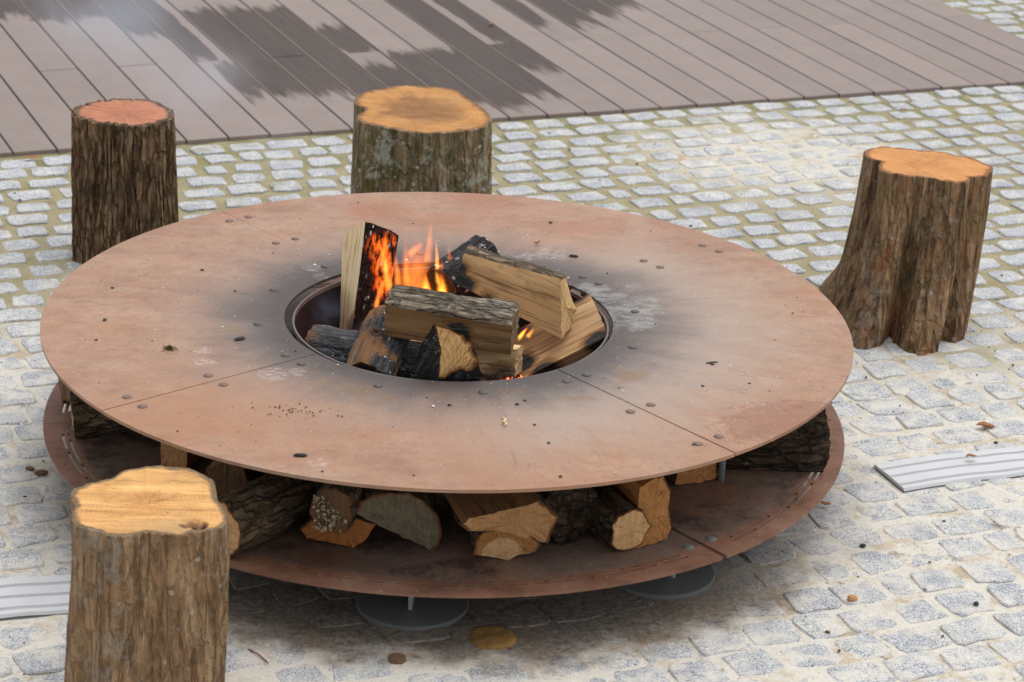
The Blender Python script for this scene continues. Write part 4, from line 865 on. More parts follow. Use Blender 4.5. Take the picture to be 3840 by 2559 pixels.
kv, kf = tube_vf([Vector(p) for p in ((0.0, 0, 0.04), (0.0, 0, 0.062), (0.004, 0, 0.070), (0.004, 0, 0.066))], [0.020, 0.015, 0.010, 0.004], 12)
mesh_obj('knot', kv, kf, m_simple('knot', (0.03, 0.018, 0.012), (0.09, 0.05, 0.03), 80, 0.8, 0, 0.6), kn, smooth=True)
CHAR_FRONT = m_split('charred_front_wood', (0.03, 0.024, 0.02), (0.06, 0.048, 0.04), (0.01, 0.009, 0.008), char=[(-0.02, -0.33, 0.36, 0.5)], ashy=0.25, seed=23)
CH7 = [(0.085, -0.37, 0.40, 0.034), (0.075, -0.37, 0.46, 0.024), (0.05, -0.37, 0.495, 0.020), (0.01, -0.37, 0.52, 0.016), (0.03, -0.38, 0.375, 0.034), (0.06, -0.38, 0.375, 0.034)]
fire('F7', 'wedge-shaped log end facing the viewer over the front rim, edged with char', CHAR_FRONT, CHAR_FRONT, m_end('end_wedge', (0.66, 0.38, 0.13), (0.78, 0.52, 0.24), (0.30, 0.14, 0.05), (-0.04, 0.055), char=CH7, seed=4), end2_m=EN_CHAR)
SP_F8 = m_split('split_low_log', (0.60, 0.40, 0.20), (0.72, 0.52, 0.29), (0.28, 0.15, 0.065), char=[(0.15, -0.09, 0.26, 0.05), (0.02, -0.08, 0.255, 0.05), (-0.1, -0.05, 0.27, 0.05)], seed=18)
fire('F8', 'light brown split log low in the middle, under the grey-barked log', BK_BROWN, SP_F8, m_end('end_low_log', (0.52, 0.36, 0.19), (0.62, 0.45, 0.25), (0.17, 0.09, 0.04)))
SP_F9 = m_split('split_slab', (0.34, 0.195, 0.088), (0.52, 0.345, 0.185), (0.16, 0.075, 0.028), char=[(0.19, 0.02, 0.26, 0.035), (0.25, -0.04, 0.26, 0.04), (0.375, -0.02, 0.355, 0.04), (0.32, 0.20, 0.37, 0.05), (0.19, 0.16, 0.27, 0.05)], seed=21)
fire('F9', 'broad flat slab leaning on the right wall of the bowl, burnt at its lower corners', BK_BROWN, SP_F9, m_end('end_slab', (0.36, 0.22, 0.10), (0.46, 0.30, 0.15), (0.15, 0.075, 0.03)))

# ------------------------------------------------------------------ tree stumps
def poly_r(pts, c, a):
    d = Vector((math.cos(a), math.sin(a))); best = 0.0; n = len(pts)
    for i in range(n):
        p = Vector((pts[i][0] - c[0], pts[i][1] - c[1])); q = Vector((pts[(i + 1) % n][0] - c[0], pts[(i + 1) % n][1] - c[1])); e = q - p
        den = d.x * -e.y + d.y * e.x
        if abs(den) < 1e-12: continue
        t = (p.x * -e.y + p.y * e.x) / den; u = (d.x * p.y - d.y * p.x) / den
        if t > 0 and -1e-6 <= u <= 1 + 1e-6: best = max(best, t)
    return best
def stump(key, base, label, bark_m, cut_m, ridge=0.006, kv=(9, 2.0), rows=110, N=360, pexp=1.5, seed=0, jag=0.004, rim=0.004, deep=0.0, hollow=None, top_fade=0.8):
    T = STUMPS[key]; cx = sum(p[0] for p in T) / len(T); cy = sum(p[1] for p in T) / len(T)
    A_ = np.array([[p[0], p[1], 1] for p in T]); co = np.linalg.lstsq(A_, np.array([p[2] for p in T]), rcond=None)[0]
    root = empty('tree_stump', (cx, cy, 0)); tag(root, label, 'stump', 'log stools round the fire pit')
    bp = base if not callable(base) else [base(p) for p in T]
    bx = sum(p[0] for p in bp) / len(bp); by = sum(p[1] for p in bp) / len(bp)
    rt = [poly_r(T, (cx, cy), 2 * math.pi * k / N) for k in range(N)]
    rb = [poly_r(bp, (bx, by), 2 * math.pi * k / N) for k in range(N)]
    # light smoothing keeps the lobes and removes corners
    sm = lambda r: [(r[k - 1] + 2 * r[k] + r[(k + 1) % N]) / 4 for k in range(N)]
    rt = sm(rt); rb = sm(sm(rb))
    def pt(k, t, disp=True):
        a = 2 * math.pi * k / N; w = 1 - (1 - t) ** pexp
        r = rb[k % N] * (1 - w) + rt[k % N] * w
        ox, oy = (bx - cx) * (1 - w), (by - cy) * (1 - w)
        zt = co[0] * (cx + r * math.cos(a)) + co[1] * (cy + r * math.sin(a)) + co[2]
        z = -0.012 + (zt + 0.012) * t
        if disp:
            ca, sa_ = math.cos(a) * 0.16, math.sin(a) * 0.16
            n1 = fbm((ca * kv[0] * 3 + seed, sa_ * kv[0] * 3, z * kv[1]), 4)
            fade = 1.0 - top_fade * smooth(0.80, 1.0, t)
            r += fade * ridge * n1 + fade * (-deep * max(0.0, abs(fbm((ca * kv[0] * 5 + seed, sa_ * kv[0] * 5, z * kv[1] * 1.3 + 7), 2)) * -1 + 0.22) / 0.22 if deep else 0)
            z += (jag * fbm((ca * 30, sa_ * 30, seed), 3)) * (t > 0.985)
        return Vector((ox + r * math.cos(a), oy + r * math.sin(a), z))
    v = [pt(k, i / rows) for i in range(rows + 1) for k in range(N)]
    top = v[rows * N:]
    f = [(i * N + k, i * N + (k + 1) % N, (i + 1) * N + (k + 1) % N, (i + 1) * N + k) for i in range(rows) for k in range(N)]
    f.append(tuple(range(N))[::-1])
    # worn lip: turn the bark in over the edge
    b0 = len(v); c = sum(top, Vector()) / N
    lip = [p.lerp(c, rim / max(0.02, (p - c).length)) + Vector((0, 0, 0.0015)) for p in top]
    v += lip
    f += [(rows * N + k, rows * N + (k + 1) % N, b0 + (k + 1) % N, b0 + k) for k in range(N)]
    mesh_obj('bark', v, f, bark_m, root, smooth=True, sharp=60)
    rings = [1.0, 0.985, 0.95, 0.88, 0.78, 0.66, 0.54, 0.42, 0.30, 0.18, 0.08]
    cv, at = [], []
    for q in rings:
        for k in range(N):
            p = c.lerp(lip[k], q); zz = 0.0016 * fbm((p.x * 22, p.y * 22, seed), 3) * (1 if q < 1 else 0)
            if hollow:
                hx, hy, hr, hd = hollow; dd = math.hypot((p.x - hx), (p.y - hy) * 1.6) / hr
                if dd < 1: zz -= hd * (1 - dd * dd)
            cv.append(p + Vector((0, 0, zz))); at.append(q)
    cv.append(c); at.append(0.0)
    cf_ = [(r * N + k, r * N + (k + 1) % N, (r + 1) * N + (k + 1) % N, (r + 1) * N + k) for r in range(len(rings) - 1) for k in range(N)]
    cf_ += [((len(rings) - 1) * N + k, (len(rings) - 1) * N + (k + 1) % N, len(rings) * N) for k in range(N)]
    o = mesh_obj('cut_face', cv, cf_, cut_m, root, smooth=True)
    a_ = o.data.attributes.new('edge', 'FLOAT', 'POINT'); a_.data.foreach_set('value', at)
    return root
def scaled(cx, cy, kx, ky, dx=0, dy=0): return lambda p: (cx + (p[0] - cx) * kx + dx, cy + (p[1] - cy) * ky + dy)
stump('A', scaled(-1.0, 1.465, 1.06, 1.06, -.004), 'stump stool with a reddish cut top and deeply furrowed brown bark, back left',
      m_bark('bark_furrowed', (0.055, 0.034, 0.019), (0.21, 0.132, 0.075), (0.35, 0.24, 0.15), axis='Z', sc=1.35, crack=0.45, plates=0.6, red=0.35, seed=1),
      m_cut('cut_red', (0.34, 0.128, 0.068), (0.45, 0.185, 0.100), (0.36, 0.130, 0.072), (0.12, 0.06, 0.035), seed=2, saw=0.2, heart_r=0.5, grey=0.1), ridge=0.010, kv=(12, 2.6), deep=0.011, seed=3, jag=0.006, rim=0.014, top_fade=0.3)
stump('B', scaled(-.1, 1.62, 1.10, 1.06, .012), 'widest stump stool, mossy lichen-spotted bark and a notched orange top, behind the fire',
      m_bark('bark_lichen', (0.070, 0.050, 0.028), (0.23, 0.172, 0.098), (0.37, 0.29, 0.185), axis='Z', sc=1.2, crack=0.35, plates=0.35, lichen=0.75, moss=0.75, seed=2),
      m_cut('cut_orange_brown', (0.36, 0.160, 0.045), (0.47, 0.235, 0.075), (0.17, 0.075, 0.028), (0.19, 0.09, 0.035), seed=5, saw=0.25, heart_r=0.58, grey=0.15), ridge=0.008, kv=(7, 2.2), deep=0.002, seed=11, rim=0.005)
CB = [(1.125, 1.34), (1.118, 1.182), (1.134, 0.957), (1.174, 0.859), (1.2, 0.855), (1.245, 0.885), (1.283, 0.985), (1.300, 0.885), (1.318, 0.841), (1.356, 0.83), (1.414, 0.861), (1.435, 0.975), (1.475, 0.926), (1.504, 0.97), (1.529, 1.046), (1.535, 1.15), (1.49, 1.28), (1.38, 1.34), (1.25, 1.43), (1.14, 1.43)]
stump('C', CB, 'fluted stump stool flaring into roots, smooth brown bark and clover-shaped orange top, right',
      m_bark('bark_fluted', (0.060, 0.036, 0.019), (0.205, 0.122, 0.064), (0.39, 0.255, 0.148), axis='Z', sc=1.1, crack=0.5, plates=0.25, lichen=0.2, lich_col=(0.45, 0.44, 0.40), moss=0.25, red=0.7, seed=7),
      m_cut('cut_orange', (0.44, 0.190, 0.055), (0.56, 0.265, 0.085), (0.47, 0.195, 0.055), (0.20, 0.075, 0.025), seed=9, saw=0.12, heart_r=0.3, grey=0.05), ridge=0.005, kv=(8, 1.4), deep=0.0035, seed=21, pexp=1.8)
stump('D', scaled(-.59, -1.22, 1.06, 1.04, -.02), 'nearest stump stool with a streaky yellow-tan top with a dark hole, front left',
      m_bark('bark_grey_brown', (0.080, 0.047, 0.024), (0.25, 0.155, 0.083), (0.40, 0.275, 0.163), axis='Z', sc=1.1, crack=0.3, plates=0.28, lichen=0.28, lich_col=(0.40, 0.40, 0.35), seed=4, red=0.25),
      m_cut('cut_yellow', (0.48, 0.235, 0.068), (0.60, 0.345, 0.13), (0.46, 0.215, 0.06), (0.15, 0.095, 0.05), seed=14, saw=0.75, heart_r=0.3, grey=0.35, hole=[(0.105, -0.083, 0, 0.011), (0.088, -0.087, 0, 0.008), (0.122, -0.082, 0, 0.008)]), ridge=0.010, kv=(5, 2.6), deep=0.0012, seed=31, hollow=(0.105, -0.083, 0.030, 0.022))

# ------------------------------------------------------------------ pale cable cover strips
RUB = m_simple('pale_rubber', (0.44, 0.45, 0.47), (0.56, 0.57, 0.59), 9, 0.75, 0, 0.1, 0.2)
RUBG = m_simple('grey_rubber_groove', (0.30, 0.31, 0.325), (0.37, 0.38, 0.395), 6, 0.75, 0, 0.05, 0.2)
def strip(label, p0, ang, length, width, seed):
    root = empty('cable_cover', (p0[0], p0[1], 0), None); root.rotation_euler = (0, 0, ang)
    tag(root, label, 'cable cover', 'pale cable cover strips lying on the setts')
    W = width; prof = [(0, 0.001, 'b'), (0.004, 0.009, 'b'), (0.205 * W, 0.0095, 'g'), (0.22 * W, 0.0078, 'g'), (0.275 * W, 0.0078, 'g'), (0.285 * W, 0.0095, 'b'), (0.50 * W, 0.0097, 'g'), (0.515 * W, 0.0080, 'g'), (0.57 * W, 0.0080, 'g'), (0.58 * W, 0.0097, 'b'),
            (0.81 * W, 0.0095, 'g'), (0.825 * W, 0.0078, 'g'), (0.88 * W, 0.0078, 'g'), (0.89 * W, 0.009, 'b'), (W - 0.004, 0.008, 'b'), (W, 0.001, 'b')]
    n = int(length / 0.02); m_ = len(prof); v = []
    for i in range(n + 1):
        x = length * i / n; wz = 0.001 + 0.0045 * fbm((x * 5.5, seed, 0), 2); wy = 0.010 * fbm((x * 3, seed, 9), 2)
        for (y, z, _) in prof: v.append((x, -y + wy, z + wz + 0.002 * fbm((x * 7, y * 9, seed), 2)))
    for i in range(n + 1):
        x = length * i / n; wz = -0.0005 + 0.0045 * fbm((x * 5.5, seed, 0), 2); wy = 0.010 * fbm((x * 3, seed, 9), 2)
        v += [(x, wy, wz), (x, -W + wy, wz)]
    off = (n + 1) * m_
    fb, fg = [], []
    for i in range(n):
        for j in range(m_ - 1):
            (fg if prof[j][2] == 'g' else fb).append((i * m_ + j, i * m_ + j + 1, (i + 1) * m_ + j + 1, (i + 1) * m_ + j))
        fb.append((off + 2 * i, off + 2 * i + 2, off + 2 * i + 3, off + 2 * i + 1))
    for i in (0, n): fb.append(tuple(i * m_ + j for j in range(m_)))
    mesh_obj('ridged_body', v, fb, RUB, root); mesh_obj('groove', v, fg, RUBG, root)
    # small raised studs on the ridges
    sv, sf = [], []
    for i in range(int(length / 0.011)):
        for (y, z) in ((0.10 * W, 0.0096), (0.13 * W, 0.0096), (0.40 * W, 0.0098), (0.43 * W, 0.0098), (0.70 * W, 0.0098), (0.73 * W, 0.0098)):
            x = 0.01 + i * 0.011 + (0.0055 if int(y * 1000) % 2 else 0)
            wz = 0.001 + 0.0045 * fbm((x * 5.5, seed, 0), 2); wy = 0.010 * fbm((x * 3, seed, 9), 2); b = len(sv); r = 0.0022
            sv += [(x - r, -y + wy, z + wz - .0008), (x, -y - r + wy, z + wz - .0008), (x + r, -y + wy, z + wz - .0008), (x, -y + r + wy, z + wz - .0008), (x, -y + wy, z + wz + 0.0002)]
            sf += [(b, b + 1, b + 4), (b + 1, b + 2, b + 4), (b + 2, b + 3, b + 4), (b + 3, b, b + 4)]
    tag(mesh_obj('stud_rows', sv, sf, RUB, root), kind='stuff')
strip('pale ridged rubber strip lying on the setts at the right edge', (1.103, 0.040), R(20.5), 1.3, 0.156, 3)
strip('pale ridged rubber strip running left from behind the nearest stump', (-1.75, -0.925), R(14.2), 1.15, 0.178, 8)
strip('corner of a pale rubber strip at the very bottom left', (-1.062, -1.075), R(-66), 0.5, 0.15, 5)

# ------------------------------------------------------------------ small things lying about
CHAR = m_simple('charcoal', (0.008, 0.008, 0.009), (0.035, 0.033, 0.034), 90, 0.7, 0, 0.6)
LEAF = m_simple('dead_leaf', (0.20, 0.065, 0.018), (0.36, 0.14, 0.045), 60, 0.8, 0, 0.4)
STRAW = m_simple('wood_shaving', (0.50, 0.36, 0.20), (0.70, 0.55, 0.36), 60, 0.8, 0, 0.3)
BARKBIT = m_simple('bark_crumb', (0.07, 0.035, 0.018), (0.14, 0.075, 0.04), 60, 0.9, 0, 0.5)
OCHRE = m_simple('ochre_clay', (0.0, 0.0, 0.0), (0.40, 0.23, 0.075), 30, 0.95, 0, 1.0, 0.15)
MOSSM = m_simple('moss', (0.055, 0.050, 0.012), (0.16, 0.13, 0.035), 150, 0.95, 0, 0.8)
ASHW = m_simple('white_ash', (0.55, 0.53, 0.50), (0.75, 0.73, 0.70), 60, 0.95, 0, 0.3)
def lump(c, r, sq=(1, 1, 1), rz=0.0, seed=0):
    """small faceted lump"""
    v = []; n = 7
    for j, (zz, rr) in enumerate(((-0.5, 0.75), (0.1, 1.0), (0.6, 0.65))):
        for i in range(n):
            a = 2 * math.pi * i / n + j * .3; k = rr * (1 + 0.35 * mn.noise(Vector((math.cos(a) * 2 + seed * 3.1, math.sin(a) * 2, j + seed))))
            x, y = r * k * math.cos(a) * sq[0], r * k * math.sin(a) * sq[1]
            v.append((c[0] + x * math.cos(rz) - y * math.sin(rz), c[1] + x * math.sin(rz) + y * math.cos(rz), c[2] + r * (zz + .5) * sq[2]))
    v.append((c[0], c[1], c[2] + r * 1.25 * sq[2]))
    f = [(j * n + i, j * n + (i + 1) % n, (j + 1) * n + (i + 1) % n, (j + 1) * n + i) for j in range(2) for i in range(n)] + [(2 * n + i, 2 * n + (i + 1) % n, 3 * n) for i in range(n)] + [tuple(range(n))[::-1]]
    return v, f
def lumps(name, items, mat, label, cat):
    V, F = [], []
    for k, (c, r, sq, rz) in enumerate(items):
        v, f = lump(c, r, sq, rz, k * 1.7); b = len(V); V += v; F += [tuple(b + q for q in ff_) for ff_ in f]
    return tag(mesh_obj(name, V, F, mat), label, cat, kind='stuff')
def on_plate(n, rmin, rmax, r0, r1, flat=(0.4, 0.9)):
    out = []
    while len(out) < n:
        r = math.sqrt(rng.uniform(rmin ** 2, rmax ** 2)); a = rng.uniform(0, 2 * math.pi)
        out.append(((r * math.cos(a), r * math.sin(a), ZT), rng.uniform(r0, r1) * (0.6 + rng.random() ** 3), (1.0, rng.uniform(*flat), rng.uniform(.3, .7)), rng.uniform(0, 6)))
    return out
coal = [((-0.841, -0.089), .007), ((-0.853, 0.135), .005), ((-0.642, 0.287), .006), ((-0.544, 0.141), .004), ((0.273, 0.757), .006), ((0.633, -0.255), .006), ((0.599, -0.393), .005), ((0.161, -0.534), .005), ((0.007, -0.551), .005), ((0.18, -0.51), .004), ((-0.26, -0.93), .0035)]
lumps('charcoal_crumbs', [((x, y, ZT), r, (1.1, .7, .55), rng.uniform(0, 6)) for (x, y), r in coal] + on_plate(130, .42, .97, .0012, .0034), CHAR, 'black charcoal crumbs scattered over the rusty top plate', 'charcoal')
crumb = [((-0.333 + rng.gauss(0, .05), -0.61 + rng.gauss(0, .022), ZT), rng.uniform(.001, .003), (1, .7, .7), rng.uniform(0, 6)) for _ in range(45)]
lumps('wood_crumbs', on_plate(190, .42, .985, .0009, .0022), STRAW, 'pale wood crumbs scattered over the rusty top plate', 'crumbs')
lumps('ash_flakes', on_plate(60, .41, .75, .0015, .0040, (.5, .9)), ASHW, 'white ash flakes on the soot ring of the top plate', 'ash')
lumps('bark_crumbs', crumb, BARKBIT, 'brown bark crumbs in a small drift on the front left of the plate', 'crumbs')
shelf_bits = []
while len(shelf_bits) < 160:
    r = math.sqrt(rng.uniform(.5, .97)); a = R(rng.uniform(-175, 5))
    shelf_bits.append(((r * math.cos(a), r * math.sin(a), ZS), rng.uniform(.001, .0035) * (0.6 + rng.random() ** 3), (1, .7, .6), rng.uniform(0, 6)))
lumps('shelf_litter', shelf_bits, BARKBIT, 'bark crumbs and chips littering the lower shelf', 'litter')
gr = []
while len(gr) < 900:
    x, y = rng.uniform(-1.9, 2.2), rng.uniform(-1.3, 3.0)
    if math.hypot(x, y) < 0.9: continue
    gr.append(((x, y, 0.0), rng.uniform(.0012, .0048) * (0.5 + rng.random() ** 4 * 1.4), (1, rng.uniform(.4, .9), .6), rng.uniform(0, 6)))
lumps('ground_litter', gr[:560], BARKBIT, 'brown leaf and bark crumbs strewn over the setts', 'litter')
lumps('ground_charcoal', gr[560:] + [((1.007, -0.423, 0), .008, (1, .8, .8), 0), ((1.227, -0.706, 0), .008, (1, .8, .8), 1)], CHAR, 'black charcoal crumbs strewn over the setts', 'charcoal')

def single_lump(name, label, cat, c, r, sq, rz, mat, seed=0):
    v, f = lump((0, 0, 0), r, sq, rz, seed); o = mesh_obj(name, v, f, mat); o.location = c; return tag(o, label, cat)
single_lump('charcoal_piece', 'long black charcoal sliver on the plate near its front left edge', 'charcoal', (-0.312, -0.855, ZT), .012, (1.4, .42, .45), .05, CHAR, 2)
single_lump('charcoal_piece', 'stubby black charcoal stick on the plate left of the bowl', 'charcoal', (-0.502, -0.19, ZT), .011, (1.4, .5, .6), .5, CHAR, 5)
single_lump('charcoal_piece', 'black charcoal sliver on the back right of the plate', 'charcoal', (0.327, 0.483, ZT), .010, (1.5, .5, .5), -.3, CHAR, 8)
single_lump('pebble', 'small orange pebble lying on a sett at the lower right', 'pebble', (0.942, -0.702, 0.0), .012, (1.1, .9, .9), .3, m_simple('orange_pebble', (0.36, 0.17, 0.06), (0.48, 0.26, 0.11), 60, .7), 3)
single_lump('bark_piece', 'larger of two brown bark bits on the setts left of the shelf', 'bark', (-0.998, -0.150, 0.0), .015, (1.2, .7, .6), .2, BARKBIT, 4)
single_lump('bark_piece', 'smaller of two brown bark bits on the setts left of the shelf', 'bark', (-1.028, -0.128, 0.0), .012, (1.2, .7, .6), -.4, BARKBIT, 6)
# moss clump: a tuft of short blades
v, f = [], []
for k in range(160):
    a, r = rng.uniform(0, 6.28), abs(rng.gauss(0, .010)); x, y = r * math.cos(a) * 1.2, r * math.sin(a)
    h = max(.003, .013 - r * .5) * rng.uniform(.5, 1.1); t = rng.uniform(0, 6.28); w = .0014; b = len(v)
    lx, ly = rng.uniform(-.006, .006), rng.uniform(-.006, .006)
    v += [(x - w * math.cos(t), y - w * math.sin(t), 0), (x + w * math.cos(t), y + w * math.sin(t), 0), (x + lx, y + ly, h)]; f.append((b, b + 1, b + 2))
o = mesh_obj('moss_clump', v, f, MOSSM); o.location = (-0.663, -0.263, ZT); tag(o, 'small olive moss clump on the left of the plate', 'moss')
def leaf(label, loc, L, W, rz, curl, mat=LEAF, name='fallen_leaf', seed=0):
    v, f = [], []; n = 9
    for i in range(n):
        t = i / (n - 1); w = W * math.sin(math.pi * min(1, t * .93 + .05)) ** .7 * (1 + .25 * mn.noise(Vector((t * 7, seed, 0)))); x = L * (t - .5)
        for s_, zz in ((-1, curl * 1.2), (0, 0.0), (1, curl)): v.append((x, s_ * w / 2, .002 + zz * w * .55 + curl * .007 * math.sin(t * 3 + seed) ** 2))
    for i in range(n - 1):
        for j in range(2): f.append((i * 3 + j, i * 3 + j + 1, i * 3 + j + 4, i * 3 + j + 3))
    o = mesh_obj(name, v, f, mat, smooth=True); o.location = loc; o.rotation_euler = (0, 0, rz)
    m_ = o.modifiers.new('thick', 'SOLIDIFY'); m_.thickness = .0008
    return tag(o, label, 'leaf')
leaf('curled brown leaf on the setts above the right rubber strip', (1.447, 0.321, .000), .050, .026, -.1, .5, seed=1)
leaf('reddish brown leaf at the foot of the deck, far left', (-1.446, 2.393, .004), .060, .020, .35, .25, seed=2)
leaf('small orange-brown leaf lying on the deck near the top centre', (0.137, 4.40, TOP + .002), .030, .022, .3, .5, seed=3)
leaf('small orange-brown leaf on a deck board, top left', (-1.755, 4.24, TOP + .002), .030, .020, 1.0, .4, seed=4)
leaf('tiny brown leaf scrap on the back right of the plate', (0.232, 0.567, ZT + .002), .020, .010, .4, .7, seed=5)
leaf('reddish leaf on the mossy setts behind the right stump', (1.711, 3.345, .004), .040, .018, .2, .4, seed=6)
leaf('brown leaf scrap caught on top of the right rubber strip', (1.36, 0.075, .020), .032, .014, .3, .5, seed=7)
leaf('dark brown leaf scrap on the setts at the right, below the rubber strip', (0.945, -0.205, .003), .030, .014, -.4, .6, seed=8)
# curled wood shaving
pp = [(0.004 * math.sin(t * 2.2), -.028 + .056 * t / 6, .004 + .002 * math.sin(t)) for t in range(7)]
v, f = tube_vf(pp, [.0015, .0025, .003, .003, .0028, .0025, .001], 6); o = mesh_obj('wood_shaving', v, f, STRAW, smooth=True); o.location = (0.132, -0.636, ZT); tag(o, 'pale curled wood shaving on the plate in front of the bowl', 'shaving')
def twig(label, loc, pts, r, mat):
    v, f = tube_vf(pts, [r] * len(pts), 6); o = mesh_obj('twig', v, f, mat, smooth=True); o.location = loc; return tag(o, label, 'twig')
TW = m_simple('red_twig', (0.14, 0.045, 0.02), (0.24, 0.09, 0.045), 40, .8); DT = m_simple('dark_twig', (0.03, 0.025, 0.02), (0.07, 0.055, 0.045), 40, .8)
twig('thin red twig on the setts in front, right of the nearest stump', (-0.385, -1.047, 0.004), [(-.025, .03, 0), (-.005, .008, .003), (.012, -.015, .002), (.022, -.03, .001)], .0017, TW)
twig('thin dark twig on the right of the plate', (0.633, -0.245, ZT + .002), [(-.014, -.006, 0), (0, 0, .001), (.014, .004, 0)], .0016, DT)
twig('dark crooked twig on the setts right of the fluted stump', (1.83, 1.36, 0.004), [(-.05, -.02, 0), (-.01, 0, .006), (.03, .03, .006), (.06, .035, .003)], .0016, DT)
# ochre clay patch
def patch(name, label, cat, c, rx, ry, h, mat, seed):
    n = 40; v = []; f = []
    for j, (q, z) in enumerate(((1.0, -0.003), (0.93, h), (0.7, h * 1.25), (0.4, h * 1.1), (0.15, h * 1.3))):
        for i in range(n):
            a = 2 * math.pi * i / n; k = 1 + .13 * fbm((math.cos(a) * 2.2 + seed, math.sin(a) * 1.8, 0), 3); x, y = rx * q * k * math.cos(a), ry * q * k * math.sin(a)
            v.append((x, y, z + (.0015 * fbm((x * 60, y * 60, seed), 3) if j else 0)))
    v.append((0, 0, h * 1.2))
    f = [(j * n + i, j * n + (i + 1) % n, (j + 1) * n + (i + 1) % n, (j + 1) * n + i) for j in range(4) for i in range(n)] + [(4 * n + i, 4 * n + (i + 1) % n, 5 * n) for i in range(n)]
    o = mesh_obj(name, v, f, mat, smooth=True); o.location = c; return tag(o, label, cat)
patch('clay_patch', 'flat round ochre clay patch on the ground in front of the pit', 'clay', (0.117, -0.93, 0.0), .055, .055, .006, OCHRE, 2)
patch('dirt_clod', 'small dark dirt clod on the setts at the bottom centre', 'dirt', (-0.089, -1.036, 0.0), .020, .022, .005, BARKBIT, 7)

# ------------------------------------------------------------------ flames and smoke
def m_flame(name, strength, stops, seed, sc=1.0):
    """soft flame tongue: emission fading from its core outwards and upwards (local: base z = -1, tip z = 1)"""
    g = G(name); o = g.obj(); p = g.map(g.pos(), loc=(seed, seed, seed)); s = g.sep(o)
    t = g.math('MULTIPLY_ADD', s[2], 0.5, 0.5, True)
    w = g.sub(g.noise(g.map(p, (16 * sc, 16 * sc, 11 * sc)), 1.0, 2, 0.5, col=False), 0.5)
    w2 = g.sub(g.noise(g.map(p, (16 * sc, 16 * sc, 11 * sc), loc=(5, 9, 2)), 1.0, 2, 0.5), 0.5)
    x = g.add(s[0], g.mul(g.mul(w, t), 1.1)); y = g.add(s[1], g.mul(g.mul(w2, t), 0.8))
    prof = g.sub(1.02, g.math('POWER', t, 1.7))
    rr = g.math('DIVIDE', g.math('SQRT', g.add(g.mul(x, x), g.mul(y, y))), prof)
    core = g.step(rr, 1.0, 0.15)
    lick = g.step(g.noise(g.map(p, (24 * sc, 24 * sc, 10 * sc)), 1.0, 4, 0.6, 1.0), 0.26, 0.66)
    den = g.mul(g.mul(core, lick), g.mul(g.step(t, 0.0, 0.12), g.step(t, 1.0, 0.35)))
    col = g.ramp(g.add(g.mul(t, 0.7), g.mul(g.sub(1.0, core), 0.45)), stops)
    e = g.n('Emission'); g.put(e.inputs['Color'], col); g.put(e.inputs['Strength'], g.mul(den, strength))
    g.L.new(e.outputs[0], g.out.inputs['Volume']); return g.m
HOT = [(0.0, (1.0, 0.52, 0.09)), (0.35, (1.0, 0.36, 0.03)), (0.7, (1.0, 0.18, 0.012)), (1.0, (1.0, 0.10, 0.01))]
WISP = [(0.0, (1.0, 0.32, 0.05)), (0.5, (1.0, 0.20, 0.03)), (1.0, (1.0, 0.14, 0.03))]
def teardrop():
    n, v = 14, []
    zs = [-1.0, -0.94, -0.8, -0.55, -0.25, 0.05, 0.35, 0.62, 0.85, 0.96, 1.0]
    rs = [0.35, 0.7, 0.95, 1.06, 1.06, 1.0, 0.88, 0.7, 0.46, 0.26, 0.08]
    for z, r in zip(zs, rs):
        for i in range(n): v.append((r * math.cos(2 * math.pi * i / n), r * math.sin(2 * math.pi * i / n), z))
    m_ = len(zs)
    f = [(j * n + i, j * n + (i + 1) % n, (j + 1) * n + (i + 1) % n, (j + 1) * n + i) for j in range(m_ - 1) for i in range(n)]
    f += [tuple(range(n))[::-1], tuple((m_ - 1) * n + i for i in range(n))]
    return v, f
TD = teardrop()
def flame(label, tongues, mat):
    """tongues: (base point, tip point, half width, half depth)"""
    b0 = Vector(tongues[0][0]); root = empty('flame', b0); tag(root, label, 'flame', 'flames of the fire')
    me = shared_mesh('tongue', *TD, mat)
    for (b, t, hw, hd) in tongues:
        b, t = Vector(b), Vector(t); d = t - b
        o = share('tongue', me, root, (b + t) / 2 - b0, 0, (hw, hd, d.length / 2))
        o.rotation_mode = 'QUATERNION'; o.rotation_quaternion = d.to_track_quat('Z', 'Y')
flame('bright yellow flame rising in the middle behind the grey-barked log', [
    ((-0.014, .20, .345), (-0.026, .20, .485), .046, .024), ((0.008, .21, .345), (-0.004, .21, .455), .032, .020), ((-0.058, .19, .345), (-0.066, .19, .445), .040, .022), ((-0.030, .20, .40), (-0.042, .20, .555), .014, .010)], m_flame('flame_bright', 105, HOT, 1.0, 0.8))
flame('faint orange flame wisps above the bowl, right of the upright log', [
    ((-0.090, .24, .36), (-0.090, .24, .545), .075, .030), ((-0.112, .24, .38), (-0.122, .24, .545), .022, .014), ((-0.060, .25, .44), (-0.052, .25, .580), .024, .016), ((-0.112, .25, .462), (-0.056, .25, .512), .022, .014)], m_flame('flame_wisp', 26, WISP, 3.0, 0.7))
flame('thin orange flame licking up in front of the blackened back log', [
    ((0.008, .235, .40), (-0.014, .235, .53), .020, .012), ((0.020, .23, .37), (0.006, .23, .46), .016, .012)], m_flame('flame_thin', 40, WISP, 5.0))
flame('orange flames running over the charred face of the upright log', [
    ((-0.150, .172, .385), (-0.190, .182, .555), .030, .012), ((-0.132, .172, .40), (-0.145, .176, .52), .022, .012), ((-0.190, .170, .34), (-0.165, .172, .45), .020, .010), ((-0.165, .172, .44), (-0.180, .18, .53), .024, .012)], m_flame('flame_on_log', 50, WISP, 7.0))
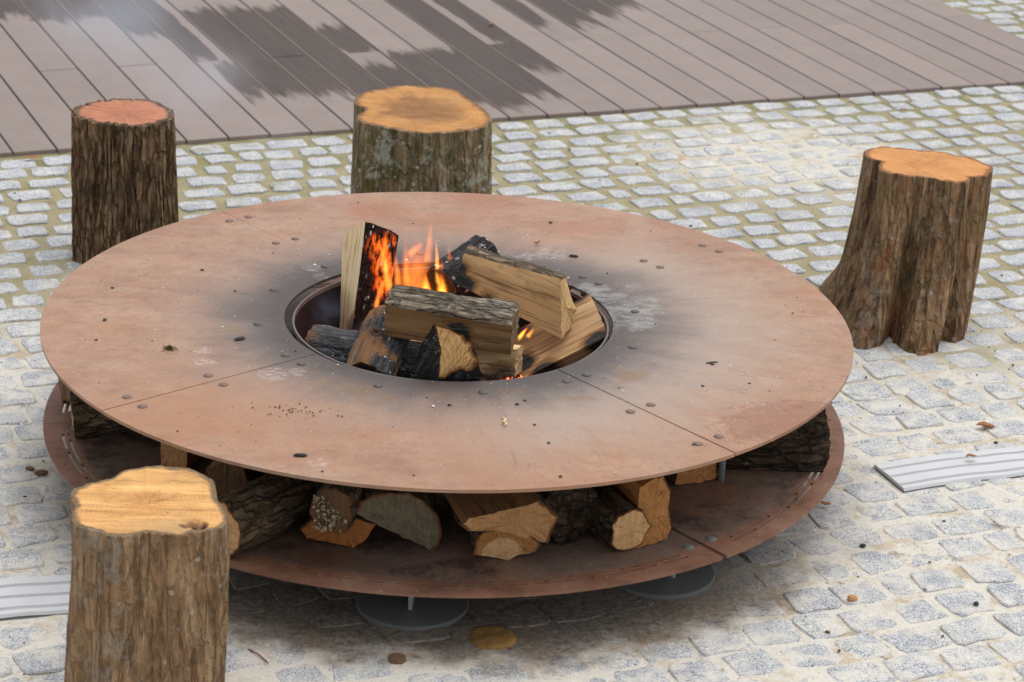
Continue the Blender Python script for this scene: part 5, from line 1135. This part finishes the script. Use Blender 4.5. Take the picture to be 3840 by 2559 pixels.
flame('small flame flickering under the low end of the leaning log', [
    ((0.170, -.005, .338), (0.205, -.005, .385), .012, .008), ((0.196, -.005, .345), (0.218, -.005, .384), .010, .008)], m_flame('flame_small', 220, HOT, 9.0, 1.6))

def m_smoke(name, dens, scale, lo, hi, col):
    """thin smoke whose density falls off towards the edge of its puff (local unit sphere)"""
    g = G(name); p = g.pos(); o = g.obj()
    nz = g.noise(g.map(p, (scale, scale, scale * .8)), 1.0, 4, 0.6, 1.0)
    fall = g.math('POWER', g.step(g.dist(o, (0, 0, 0)), 1.0, 0.0), 1.3)
    d = g.mul(g.mul(g.step(nz, lo, hi), fall), dens)
    v = g.n('VolumePrincipled'); v.inputs['Color'].default_value = tuple(col) + (1,); g.put(v.inputs['Density'], d); v.inputs['Anisotropy'].default_value = 0.2
    g.L.new(v.outputs[0], g.out.inputs['Volume']); return g.m
def ball():
    v, f = [], []; n, m_ = 16, 9
    for j in range(m_):
        t = math.pi * (j + .5) / m_
        for i in range(n): v.append((math.sin(t) * math.cos(2 * math.pi * i / n), math.sin(t) * math.sin(2 * math.pi * i / n), math.cos(t)))
    f = [(j * n + i, (j + 1) * n + i, (j + 1) * n + (i + 1) % n, j * n + (i + 1) % n) for j in range(m_ - 1) for i in range(n)]
    f += [tuple(range(n)), tuple((m_ - 1) * n + i for i in range(n))[::-1]]
    return v, f
def smoke(label, puffs, mat):
    root = empty('smoke', puffs[0][0]); tag(root, label, 'smoke', kind='stuff')
    me = shared_mesh('puff', *ball(), mat)
    for (c, r, rz) in puffs:
        share('puff', me, root, tuple(Vector(c) - Vector(puffs[0][0])), rz, r)
smoke('blue smoke curling in the left of the bowl', [((-0.30, .05, .36), (.075, .09, .10), 0), ((-0.20, .06, .31), (.09, .08, .06), 0)], m_smoke('smoke_low', 5.0, 14, 0.42, 0.68, (0.36, 0.46, 0.66)))
smoke('thin pale smoke drifting back to the upper left', [((-0.30, .26, .60), (.09, .10, .06), .3), ((-0.45, .40, .68), (.16, .16, .09), .5), ((-0.70, .66, .80), (.26, .24, .17), .7), ((-0.96, 1.02, .88), (.34, .34, .24), .8), ((-1.30, 1.3, 1.0), (.30, .30, .22), .8)], m_smoke('smoke_plume', 2.6, 4.0, 0.30, 0.70, (0.66, 0.73, 0.88)))
